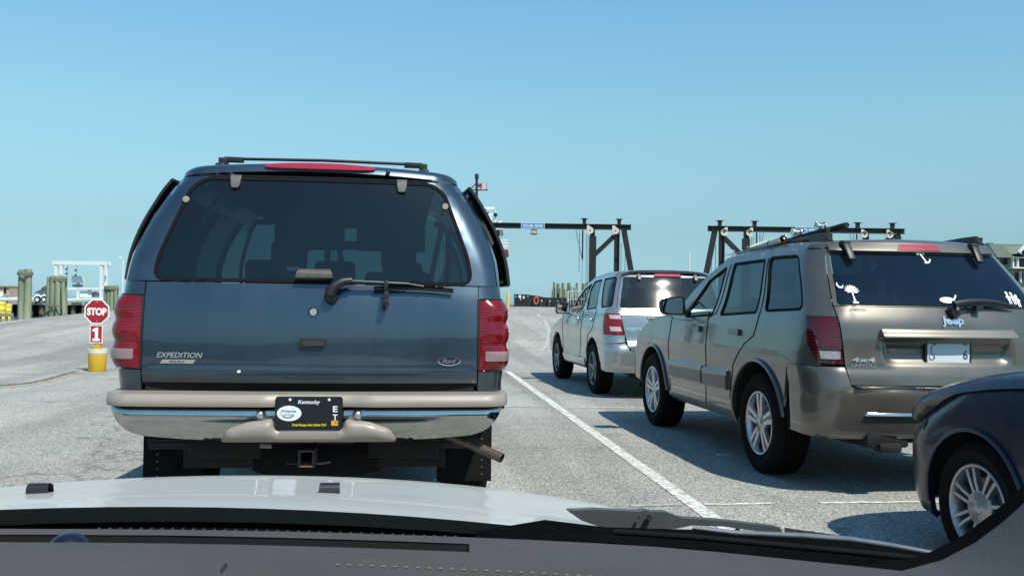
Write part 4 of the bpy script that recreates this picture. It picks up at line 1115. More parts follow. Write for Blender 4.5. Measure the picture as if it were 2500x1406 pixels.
    i_ = MB(); i_.box((0, 2.72, .98), (1.5, .4, .26)); i_.tube([(-.38 + .18 * math.cos(a), 2.42 - .06 * math.sin(a), 1.10 + .17 * math.sin(a)) for a in [2 * math.pi * k / 20 for k in range(21)]], .014, 8)
    i_.build('dashboard', SEAT, root, bevel=.04)
    # roof rails
    for sd in (-1, 1):
        rr_ = MB(); rz = lambda y: roof(sd * .58, y)[2]
        rr_.tube([(sd * .585, .52, 1.70), (sd * .585, .58, 1.750), (sd * .585, .72, 1.755), (sd * .59, 1.3, 1.738), (sd * .60, 2.0, 1.700), (sd * .60, 2.15, 1.66)], [.03, .034, .026, .018, .018, .016], 10)
        rr_.box((sd * .585, .66, 1.735), (.06, .24, .07))
        rr_.build('roof_rail', BLACK, root, smooth=60, bevel=.0)
    return root
SUV_GOLD = gold_suv()

# fishing gear strapped to its roof: one thing per rod, one for the holder tube
def on_gold(p): return SUV_GOLD_M @ Vector(p)
SUV_GOLD_M = Matrix.Translation((3.585, 5.725, 0)) @ Matrix.Rotation(R(2), 4, 'Z')
pv = MB()
a, b = on_gold((-.635, 1.74, 1.728)), on_gold((-.635, 1.165, 1.769))
d = (b - a).normalized()
pv.tube([a, b], .030, 18, cap=False); pv.tube([b, a + d * .05], .026, 18, cap=False, mi=1); pv.tube([a, a - d * .03], [.030, .012], 18, mi=0)
pv.tube([b - d * .001, b + d * .002], .030, 18, cap=False, mi=0)
po = pv.build('rod_tube', [mat('pvc_pipe', (.66, .66, .62), .4, coat=.2, var=.05, vs=10), mat('pipe_bore', (.35, .18, .09), .6)], smooth=40, label='white pipe tied with green string on the gold SUV roof', cat='rod holder')
st = MB(); mid = a.lerp(b, .62); sx_ = d.cross(Vector((0, 0, 1))).normalized(); uz = sx_.cross(d)
for o_ in (0, .012): st.tube([mid + d * (o_ + .01 * math.sin(3 * t)) + (sx_ * math.cos(t) + uz * math.sin(t)) * .033 for t in [2 * math.pi * k / 16 for k in range(17)]], .003, 5)
st.tube([mid + sx_ * -.02 + uz * .03, mid + sx_ * -.03 + d * .03 + uz * -.005, mid + sx_ * -.035 + d * .06 + uz * -.05], .003, 5)
st.build('string', mat('green_string', (.12, .38, .20), .7), po)
CORK = mat('rod_grip', (.012, .012, .013), .8, bump=.2, bs=200); REEL = mat('reel_metal', (.55, .60, .58), .25, .9, var=.2, vs=60)
def rod(label, tip, butt, reel_t, x, side):
    a, b = on_gold(tip), on_gold(butt); dd = (b - a).normalized()
    m_ = MB(); m_.tube([a, a.lerp(b, .55)], [.003, .007], 8)
    o = m_.build('fishing_rod', mat('rod_blank', (.02, .02, .022), .3, coat=.6), None, label=label, cat='fishing rod', group='fishing rods on the gold SUV roof')
    MB().tube([a.lerp(b, .55), a.lerp(b, .60), a.lerp(b, .70), a.lerp(b, .82), a.lerp(b, .985), b], [.012, .014, .013, .019, .022, .019], 12).build('grip', CORK, o, smooth=50)
    rc = a.lerp(b, reel_t) + Vector((0, 0, .042)); m2 = MB()
    ax = dd.cross(Vector((0, 0, 1))).normalized(); Mx = Matrix((ax, dd, ax.cross(dd))).transposed()
    for s_ in (-1, 1): m2.tube([rc + ax * s_ * .026, rc + ax * s_ * .034], .034, 18)
    m2.tube([rc - ax * .026, rc + ax * .026], .020, 14); 
    for k in range(4):
        an = k * math.pi / 2 + .4; off = (dd * math.cos(an) + ax.cross(dd) * math.sin(an)) * .029; m2.tube([rc - ax * .026 + off, rc + ax * .026 + off], .004, 6)
    m2.bar(rc - Vector((0, 0, .03)), rc - Vector((0, 0, .046)), .02, .05)
    hx = rc + ax * side * .05; m2.tube([rc + ax * side * .034, hx, hx + dd * .03 + Vector((0, 0, .02))], .004, 6); m2.ball(hx + dd * .03 + Vector((0, 0, .02)), .01, 8, 6)
    m2.build('reel', REEL, o, smooth=40)
    for f in (.12, .28, .42):
        p = a.lerp(b, f); MB().tube([p + ax * .012 * math.cos(t) + Vector((0, 0, .016 + .012 * math.sin(t))) for t in [2 * math.pi * k / 10 for k in range(11)]], .0018, 5).build('line_guide', REEL, o)
    return o
rod('black fishing rod with chrome reel at the rear end of the gold SUV roof', (-.52, 2.50, 1.705), (-.50, .44, 1.824), .815, 0, 1)
rod('black fishing rod with its reel just in front of the other reel', (-.56, 2.58, 1.705), (-.545, .62, 1.803), .745, 0, -1)
gr = MB(); c_ = b + Vector((0, 0, .008)) 
rg_ = MB().tube([b + d * .03 + Vector((0, .02 * math.cos(t), .02 * math.sin(t) + .01)) for t in [2 * math.pi * k / 12 for k in range(13)]], .0035, 6)
rg_.build('tube_ring', REEL, po)

# ------------------------------------------------------------------ silver SUV ahead of it
def silver_suv():
    root = empty('suv', (3.52, 11.72, 0), R(2), label='silver SUV with black roof spoiler, ahead of the gold SUV', cat='suv', group='SUVs waiting in the ferry lanes')
    P = paint('silver_metallic_paint', (.36, .38, .38), .72, .30)
    sh = Shell([(.3, .84), (.40, .875), (.6, .90), (.85, .905), (1.0, .895), (1.12, .872), (1.2, .838), (1.35, .798), (1.5, .748), (1.62, .685), (1.7, .62)],
               [(.3, .08), (.45, .0), (.70, .0), (.76, .05), (.92, .07), (1.08, .09), (1.12, .105), (1.2, .15), (1.4, .259), (1.62, .379), (1.7, .455)],
               [(.3, .2), (.8, .2), (1.2, .2), (1.62, .17), (1.7, .17)], bow=.05, taper=lambda y: 1 - .006 * max(0, y - 1.5) ** 2)
    top = interp([(-.5, 1.63), (.4, 1.64), (1.0, 1.64), (1.5, 1.615), (2.0, 1.575), (2.4, 1.52)])
    lo = [(-.62, .655), (.62, .655), (.655, .84), (.70, 1.09), (-.70, 1.09), (-.655, .84)]
    rec = sh.rear(rnd([(-.32, .76), (.32, .76), (.36, 1.05), (-.36, 1.05)], .05))
    tg = panel('tailgate', root, P, sh.rear(lo), sh, .03, off=lambda a, b: -.04 * smooth(0, .06, dist(rec, a, b)) if inside(rec, a, b) else 0)
    gl = rnd([(-.70, 1.195), (.70, 1.195), (.60, 1.605), (-.60, 1.605)], .035)
    uo = [(-.725, 1.096), (.725, 1.096), (.735, 1.19), (.70, 1.35), (.655, 1.5), (.615, 1.635), (-.615, 1.635), (-.655, 1.5), (-.70, 1.35), (-.735, 1.19)]
    uf = panel('liftgate_frame', root, P, sh.rear(uo), sh, .03, holes=[inset(sh.rear(gl), -.004)])
    g = panel('rear_window', root, glass('grey_tinted_glass', (.10, .12, .12), .95, .5, (.02, .026, .03), .07), sh.rear(gl), sh, .05, off=-.001, rim=.004)
    ya, yf = .91, 3.42
    for sd in (1, -1):
        q = lambda pts: [(sd * sh.sx(x, z), z) for x, z in pts]
        ws = lambda pts: sh.side(pts, sd)
        out = q([(.663, .84)]) + ws([(.24, .84), (.28, .98), (.33, 1.12)]) + q([(.716, 1.12), (.742, 1.19), (.707, 1.35), (.662, 1.5), (.622, 1.632)])
        out += ws([(.6, top(.6)), (1.0, top(1.0)), (1.5, top(1.5)), (1.75, top(1.75)), (1.95, 1.52), (2.15, 1.42), (2.38, 1.27), (2.62, 1.12), (2.9, 1.06), (3.3, .98), (3.7, .90), (4.05, .80), (4.2, .68), (4.25, .42), (3.9, .40)]
                 + arc(yf, .36, .41, 4, 176) + [(3.0, .34), (1.34, .34)] + arc(ya, .36, .42, 4, 176) + [(.46, .40), (.38, .70)]) + q([(.66, .75)])
        w1 = rnd(ws([(1.72, 1.172), (2.42, 1.11), (2.22, 1.31), (1.98, 1.45), (1.64, 1.535)]), .02)
        w2 = rnd(ws([(.93, 1.185), (1.47, 1.16), (1.58, 1.435), (1.54, 1.56), (1.15, 1.583)]), .03)
        w3 = rnd(ws([(.285, 1.215), (.655, 1.195), (1.0, 1.588), (.50, 1.603)]), .04)
        if sd > 0: w1, w2, w3 = w1[::-1], w2[::-1], w3[::-1]
        panel('body_side', root, P, out, sh, .06, holes=[inset(w, -.006) for w in (w1, w2, w3)])
        for w in ((w2, w3) if sd < 0 else (w1, w2, w3)):
            wo = panel('side_window', root, GL_DARK, w, sh, .1, off=-.006, rim=.004)
            panel('window_seal', wo, RUBBER, inset(w, -.010), sh, .08, off=.002, holes=[inset(w, .006)], rim=.01)
        if sd < 0:
            panel('window_seal', root, RUBBER, inset(w1, -.010), sh, .08, off=.002, holes=[inset(w1, .006)], rim=.01)
        tlp = q([(.672, .845)]) + ws([(.26, .845), (.295, .98), (.33, 1.115)]) + q([(.716, 1.115)])
        tl = panel('tail_light', root, lens('bright_tail_lens', (.24, .006, .014), 22), tlp, sh, .025, off=.012, rim=.03)
        for z0, z1 in ((.885, .945), (1.045, 1.095)):
            rp = [(sd * sh.sx(x, z), z) for x, z in ((.70, z0), (.83, z0), (.84, z1), (.72, z1))]
            panel('lamp_band', tl, mat('frosted_pink_lens', (.55, .42, .42), .25, coat=.8, var=.15, vs=50), rp if sd > 0 else rp[::-1], sh, .03, off=.015, rim=.004)
        se = MB()
        for pts in ([(1.75, .42), (1.60, 1.15)], [(2.98, .44), (3.02, 1.1)], [(1.30, .55), (1.16, .80), (.90, .90), (.86, 1.17)]):
            pq = dens(ws(pts) + ws(pts)[::-1], .06); pq = pq[:len(pq) // 2 + 1]
            se.tube([Vector(sh(a, b)) + normal(sh, a, b) * .0005 for a, b in pq], .005, 5)
        se.build('door_seam', RUBBER, root)
        panel('sill_step', root, P, ws([(1.42, .35), (2.95, .35), (2.95, .46), (1.42, .46)]), sh, .08, off=.02, rim=.03)
        for y in (1.05, 1.85):
            hp = sh.side([(y, 1.02)], sd)[0]
            panel('door_handle', root, P, rnd([(hp[0] - .09, hp[1] - .02), (hp[0] + .09, hp[1] - .02), (hp[0] + .09, hp[1] + .02), (hp[0] - .09, hp[1] + .02)], .018), sh, .03, off=.025, rim=.03)
        mo = rnd([(-.10, -.08), (.12, -.08), (.12, .09), (-.10, .09)], .035); my = 2.62
        mr = MB().grid([[(sd * .97 + a * s_, my + yy, 1.16 + b_ * s_) for a, b_ in mo] for yy, s_ in ((-.003, .9), (-.003, 1), (.05, 1.05), (.12, .8), (.14, .3))], closed=True)
        mr.bar((sd * .86, my + .05, 1.10), (sd * 1.0, my + .05, 1.12), .06, .06)
        m_ = mr.build('mirror', BLACK, root, smooth=60)
        MB().prism([(a * .85, b_ * .85) for a, b_ in mo], (sd * .97, my - .002, 1.16), (1, 0, 0), (0, 0, 1), .003).build('mirror_glass', mat('mirror_glass', (.75, .77, .78), .03, 1.0), m_, smooth=0)
        for y in (ya, yf):
            wheel(root, (sd * .90, y, .35), .35, .235, .225, 'five', sd, mat('dark_alloy', (.14, .14, .145), .35, .8, coat=.5, var=.1, vs=20))
            well(root, sd * .885, y, .36, .435, sd, .33)
    roof = roof_panel('roof', root, P, sh, top, 1.75, .045, .09, .03)
    topstrip('windscreen', root, GL_FRONT, sh, [(1.73, 1.632, .035), (2.15, 1.425, .05), (2.62, 1.12, .06)])
    topstrip('hood', root, P, sh, [(2.60, 1.12, .05), (2.9, 1.06, .07), (3.3, .98, .08), (3.7, .90, .08), (4.05, .80, .07), (4.2, .68, .04), (4.26, .42, 0)])
    sx = [-.62 + 1.24 * i / 20 for i in range(21)]; ed = lambda x: .045 * abs(x / .62) ** 7 + .018 * (x / .62) ** 2
    MB().grid([[(x * w_, y + .05 * (x / .56) ** 2, z - ed(x) * k) for x in sx] for y, z, k, w_ in ((.50, 1.650, .6, .95), (.40, 1.662, 1, 1), (.385, 1.680, 1, 1), (.40, 1.703, 1, 1), (.55, 1.716, 1, 1), (.80, 1.712, 1, 1), (1.0, 1.69, 1, .98))]).build('roof_spoiler', mat('black_gloss_trim', (.012, .012, .014), .25, coat=.8), root, smooth=60)
    panel('brake_light', uf, mat('brake_lens_pale', (.36, .03, .05), .25, coat=1), sh.rear(rnd([(-.19, 1.612), (.19, 1.612), (.175, 1.645), (-.175, 1.645)], .008)), sh, .03, off=.02, rim=.02)
    for x in (-.40, .39):
        a, b = Vector(sh(x, 1.64)), Vector(sh(x, 1.56)); n = Vector((0, -.03, .01))
        MB().bar(a + n, b + n, .045, .025).build('hinge', mat('grey_hinge', (.12, .12, .12), .5, .5), uf, bevel=.008)
    panel('badge', tg, CHROME, sh.rear(rnd([(-.635, .893), (-.445, .893), (-.445, .932), (-.635, .932)], .006)), sh, .03, off=.006, rim=.008)
    text_on(MB(), 'ESCAPE', .165, .022, sh, -.54, .912, .002, .006, bold=.02).build('lettering', mat('badge_dark', (.05, .05, .05), .5), tg, smooth=0)
    panel('handle', tg, P, sh.rear(rnd([(-.36, 1.055), (.36, 1.055), (.36, 1.085), (-.36, 1.085)], .01)), sh, .03, off=.012, rim=.02)
    bs = Shell([(.3, .87), (.45, .905), (.75, .91)], [(.3, .03), (.36, -.02), (.45, -.05), (.62, -.05), (.70, -.02), (.76, .05)], [(.3, .22), (.76, .22)], bow=.07)
    bo = bs.side([(.44, .36), (.42, .70)], -1)[::-1] + [(-.5, .345), (.5, .345)] + bs.side([(.44, .36), (.42, .70)], 1) + bs.rear([(.66, .735), (.62, .64), (-.62, .64), (-.66, .735)])
    bu = panel('bumper', root, P, bo, bs, .035, rim=.05)
    panel('bumper_pad', bu, BLACK, bs.rear([(-.60, .645), (.60, .645), (.60, .685), (-.60, .685)]), bs, .05, off=.004, rim=.02)
    panel('reflector', bu, WHITEP, bs.rear([(-.52, .43), (-.30, .43), (-.30, .47), (-.52, .47)]), bs, .05, off=.004, rim=.006)
    fl = MB(); fl.box((0, 2.1, .38), (1.2, 4.0, .14)); fl.box((0, 2.2, .38), (1.7, 1.5, .14)); fl.box((-.3, .2, .32), (.5, .25, .12)); fl.tube([(-.7, .91, .34), (.7, .91, .34)], .05, 8)
    fl.build('floor_pan', UNDER, root, bevel=.02)
    seat(root, -.38, 2.15, .62, .5); seat(root, .38, 2.15, .62, .5); seat(root, 0, 1.2, .62, 1.2, .55, True, 2)
    MB().box((0, 2.45, .95), (1.4, .4, .24)).build('dashboard', SEAT, root, bevel=.04)
    return root
SUV_SILVER = silver_suv()

# ------------------------------------------------------------------ dark blue car beside us, nose forward
def blue_car():
    # built with +y running back from the nose, so the group is turned right round
    root = empty('car', (3.51, 5.02, 0), R(182), label='dark blue car at the right edge, only its front wheel and fender visible', cat='car')
    P = paint('navy_paint', (.003, .008, .030), .2, .35, .4)
    sh = Shell([(.15, .80), (.22, .845), (.35, .86), (.55, .872), (.70, .868), (.82, .855), (.95, .82), (1.0, .79)], [(.15, .06), (.22, .01), (.35, -.03), (.52, -.03), (.60, .0), (.66, .06), (.74, .16), (.82, .3), (1.0, .6)],
               [(.15, .42), (.7, .44), (1.0, .3)], bow=.14)
    zf = interp([(.0, .60), (.08, .655), (.16, .70), (.28, .765), (.42, .825), (.60, .882), (.80, .928), (1.04, .968), (1.3, .998)])
    ya = .91
    for sd in (1, -1):
        ws = lambda pts: sh.side(pts, sd)
        ztop = [(.36, .62)] + [(y, zf(y) - .085) for y in (.44, .6, .8, 1.0, 1.25)] + [(1.5, .925), (2.2, .945), (3.3, .95), (4.0, .90), (4.15, .5)]
        out = ws(ztop) + ws([(3.9, .3)] + arc(3.52, .31, .365, 4, 176) + [(3.1, .2), (1.32, .2)] + arc(ya, .31, .362, -8, 200) + [(.52, .20)]) 
        out += [(sd * sh.sx(.5, .21), .21)] if False else []
        panel('body_side', root, P, out, sh, .045, rim=.03)
        ring = ws(arc(ya, .31, .366, -6, 186, 26)); 
        lp = MB().tube([Vector(sh(a, b)) + normal(sh, a, b) * .006 for a, b in ring], .012, 8)
        lp.build('arch_lip', P, root, smooth=60)
        hl = ws([(.52, .60), (.50, .665), (.40, .70), (.30, .695)]) 
        hl = [(sd * 0.60, .60)] + ws([(.30, .60), (.50, .625), (.52, .67), (.36, .70)]) + [(sd * .62, .70)]
        panel('headlight', root, glass('headlight_glass', (.35, .33, .33), .9, .5, (.12, .08, .07)), hl, sh, .04, off=.006, rim=.03)
        for y in (ya, 3.52):
            wheel(root, (sd * .858, y, .31), .31, .20, .206, 'pair7', sd, mat('wheel_silver', (.36, .37, .39), .38, .85, coat=.3, var=.08, vs=20))
            well(root, sd * .845, y, .315, .375, sd)
        mm = MB(); m0 = rnd([(-.10, -.06), (.10, -.06), (.10, .07), (-.10, .07)], .04)
        mm.grid([[(sd * .98 + a * s_, 1.62 - yy, 1.0 + b * s_) for a, b in m0] for yy, s_ in ((0, .9), (0, 1), (.06, 1), (.10, .6), (.11, .2))], closed=True).bar((sd * .80, 1.6, .97), (sd * .95, 1.58, .98), .05, .05)
        mm.build('mirror', P, root, smooth=60)
        q3 = MB(); q3.grid([[(sd * x, y, z) for x, y, z in r_] for r_ in ([(.80, 1.55, .945), (.60, 2.05, 1.36)], [(.83, 2.2, .955), (.61, 2.3, 1.41)], [(.83, 3.0, .96), (.61, 2.9, 1.41)], [(.80, 3.6, .955), (.60, 3.25, 1.36)])])
        q3.build('side_window', GL_DARK, root, smooth=0)
    # nose: bumper skin and bonnet
    no = [(sh.sx(x, .21) if False else s_, .205) for s_, x in ((-.95, 0), (-.6, 0), (0, 0), (.6, 0), (.95, 0))] + sh.side([(.50, .205), (.56, .42), (.50, .60)], 1) + [(.6, .60), (0, .60), (-.6, .60)] + sh.side([(.50, .60), (.56, .42), (.50, .205)], -1)
    nb = panel('bumper', root, P, no, sh, .04, rim=.03)
    panel('lower_intake', nb, BLACK, rnd([(-.45, .25), (.45, .25), (.42, .36), (-.42, .36)], .03), sh, .04, off=.003, rim=.02)
    gr_ = panel('grille', root, BLACK, rnd([(-.38, .52), (.38, .52), (.42, .60), (-.42, .60)], .02), sh, .04, off=.004, rim=.02)
    rows = []
    for y in (.02, .05, .1, .16, .24, .34, .46, .6, .75, .9, 1.05, 1.2, 1.35):
        z = zf(y) if y < 1.3 else 1.0
        e = .862 * (1 - max(0, (.55 - y) / .55) ** 2.4) ** (1 / 2.4) if y < .55 else .862
        row = []
        for i in range(-16, 17):
            t = i / 16; k = abs(t)
            if k <= .72: x, dz = k / .72 * .80, .045 * (1 - (k / .72) ** 2)
            else:
                an = (k - .72) / .28 * math.pi / 2; x, dz = .80 + .20 * math.sin(an), -.085 * (1 - math.cos(an)) 
            row.append((math.copysign(x * e, t), y + .02 * 0, z + dz * min(1, y / .2 + .3)))
        rows.append(row)
    MB().grid(rows).build('hood', P, root, smooth=60)
    W_ = lambda y, z, a, c: [(a * (2 * i / 8 - 1), y, z + c * (1 - (2 * i / 8 - 1) ** 2)) for i in range(9)]
    MB().grid([W_(1.34, .985, .80, .05), W_(1.7, 1.14, .74, .05), W_(2.1, 1.38, .60, .04)]).build('windscreen', GL_DARK, root, smooth=60)
    MB().grid([W_(2.1, 1.38, .60, .04), W_(2.4, 1.43, .61, .03), W_(2.9, 1.42, .61, .03), W_(3.2, 1.37, .60, .03)]).build('roof', P, root, smooth=60)
    MB().grid([W_(3.2, 1.37, .60, .03), W_(3.7, .96, .74, .03), W_(4.1, .92, .78, .02), W_(4.16, .5, .80, 0)]).build('trunk_lid', P, root, smooth=60)
    MB().box((0, 2.1, .27), (1.1, 3.9, .14)).box((0, 2.2, .27), (1.6, 1.7, .14)).build('floor_pan', UNDER, root, bevel=.02)
    seat(root, -.36, 2.3, .45, .5); seat(root, .36, 2.3, .45, .5)
    return root
CAR_BLUE = blue_car()

# ================================================================== HARBOUR
RH = Vector((math.cos(yaw), -math.sin(yaw), 0)); FH = Vector((math.sin(yaw), math.cos(yaw), 0)); UZ = Vector((0, 0, 1))
def hor(px): return 737 + .0148 * (px - 1250)
class Loc:
    """Local metres for things that face the camera: u along the quay, z up, from pixel measurements at depth D."""
    def __init__(s, px0, D, name, **k):
        s.D, s.px0, s.k = D, px0, D / FPX
        p = at(px0, hor(px0), D); s.e = empty(name, (p.x, p.y, 0), -yaw, **k)
    def u(s, px): return (px - s.px0) * s.k
    def z(s, px, py): return HCAM + (hor(px) - py) * s.k
    def p(s, px, py, v=0.0): return Vector((s.u(px), v, s.z(px, py)))
    def box(s, mb, px0, py0, px1, py1, v0=0.0, v1=.3, mi=0):
        c = (px0 + px1) / 2; z0, z1 = s.z(c, py1), s.z(c, py0)
        return mb.box((s.u(c), (v0 + v1) / 2, (z0 + z1) / 2), ((px1 - px0) * s.k, v1 - v0, z1 - z0), mi=mi)

# ------------------------------------------------------------------ lift gantries over the ferry ramp
SIGNB = mat('sign_blue', (.02, .17, .45), .45); CREAM = mat('sheave_cream', (.58, .53, .42), .55, var=.1, vs=12)
def gantry():
    G = Loc(1298, 40.0, 'gantry', label='black steel lift gantry carrying the WELCOME ABOARD sign', cat='gantry', group='lift gantries along the ferry ramp')
    r = G.e; P = lambda dx, y, v=0.0: Vector((dx * G.k, v, HCAM + (hor(1298) - y) * G.k))
    b = MB(); zc = 4.56
    b.box((0, 0, zc + .105), (8.54, .22, .02)).box((0, 0, zc - .105), (8.54, .22, .02)).box((0, 0, zc), (8.54, .05, .2))
    for x in (-4.1, -2.2, 0, 2.2, 4.1): b.box((x, 0, zc), (.02, .2, .2))
    b.build('beam', STEEL, r, smooth=0)
    for sd in (-1, 1):
        def post(dx, w):
            m = MB(); x = sd * dx * G.k; m.box((x - w / 2 + .02, -.01, 2.45), (.03, w, 4.0)).box((x + w / 2 - .02, -.01, 2.45), (.03, w, 4.0)).box((x, -.01, 2.45), (w - .06, .04, 4.0))
            for z in (1.4, 2.0, 2.6, 3.2): m.box((x, -.04, z), (w - .07, w * .6, .02))
            return m.build('post', STEEL, r, smooth=0)
        post(146, .21); post(206, .23)
        MB().box((sd * 147 * G.k, -.03, 2.2), (.29, .27, 3.9)).build('post_sleeve', STEEL, r, smooth=0)
        lg = MB(); lg.bar((sd * 223 * G.k, .02, zc - .12), (sd * 262 * G.k, .02, .75), .22, .2); lg.build('leg', STEEL, r, smooth=0)
        br = MB(); br.bar(P(sd * 200, 573, .03), P(sd * 150, 622, .03), .2, .16); br.build('brace', STEEL, r, smooth=0)
        for dx in (126, 211):
            m = MB(); x = sd * dx * G.k; m.box((x, .0, zc + .22), (.15, .15, .22)).box((x, 0, zc + .345), (.28, .28, .025)); m.build('stub_column', STEEL, r, smooth=0)
        for dx in (140, 202):
            m = MB(); c = P(sd * dx, 561, -.16)
            m.tube([c, c + Vector((0, .06, 0))], .145, 20); m.add([c + Vector(v) for v in ((-.145, 0, .02), (.145, 0, .02), (.05 - sd * .1, 0, .22), (-.05 - sd * .1, 0, .22), (-.145, .06, .02), (.145, .06, .02), (.05 - sd * .1, .06, .22), (-.05 - sd * .1, .06, .22))], [(0, 1, 2, 3), (4, 7, 6, 5), (0, 4, 5, 1), (1, 5, 6, 2), (2, 6, 7, 3), (3, 7, 4, 0)])
            o = m.build('sheave', CREAM, r, smooth=40)
            MB().tube([c + Vector((0, -.02, 0)), c], .03, 10).build('sheave_pin', STEEL, o)
        m = MB(); m.tube([P(sd * 122, 560, -.1), P(sd * 122, 632, -.1)], .032, 6).tube([P(sd * 122, 632, -.1), P(sd * 121, 720, -.1)], .009, 5)
        for dx in (131, 135): m.tube([P(sd * dx, 572, -.16), P(sd * dx, 735, -.12)], .010, 5)
        m.tube([P(sd * 105, 560, -.1), P(sd * 121, 630, -.1)], .012, 5)
        for dx in (218, 228): m.tube([P(sd * dx, 590, .2), P(sd * dx, 740, .2)], .012, 5)
        m.build('hoist_cable', STEEL, r, smooth=40)
        m = MB(); y = 560
        while y < 662: m.bar(P(sd * 114, y, -.1), P(sd * 114, y + 3.2, -.1), .035 if int(y) % 2 else .02, .03); y += 4.6
        m.build('chain', STEEL, r, smooth=0)
    m = MB(); m.box((.0, -.14, zc + .0), (1.02, .03, .24), mi=0)
    for s_ in (-1, 1): m.box((0, -.157, zc + s_ * .112), (1.02, .006, .014), mi=1).box((s_ * .503, -.157, zc), (.014, .006, .21), mi=1)
    text(m, 'WELCOME  ABOARD', .88, .115, (0, -.156, zc), (1, 0, 0), (0, 0, 1), .004, 1, bold=.018)
    m.build('sign', [SIGNB, WHITED], r, smooth=0)
    m = MB(); m.bar((.05, -.02, zc - .11), (.05, -.02, zc - .19), .05, .05); m.box((.05, -.06, zc - .27), (.28, .2, .17), Matrix.Rotation(R(-20), 3, 'X')); m.box((.05, -.17, zc - .28), (.24, .02, .13), Matrix.Rotation(R(-20), 3, 'X'), mi=1)
    m.build('floodlight', [mat('lamp_housing', (.05, .045, .04), .5), mat('lamp_glass', (.35, .30, .24), .2)], r, smooth=0)
    return G
GA = gantry()
for px, lb in ((592, 'black steel lift gantry mostly hidden behind the blue SUV'), (1966, 'black steel lift gantry rising behind the gold SUV roof')):
    c = copy_tree(GA.e); p = at(px, hor(px), 40.0); c.location = (p.x, p.y, 0); c['label'] = lb

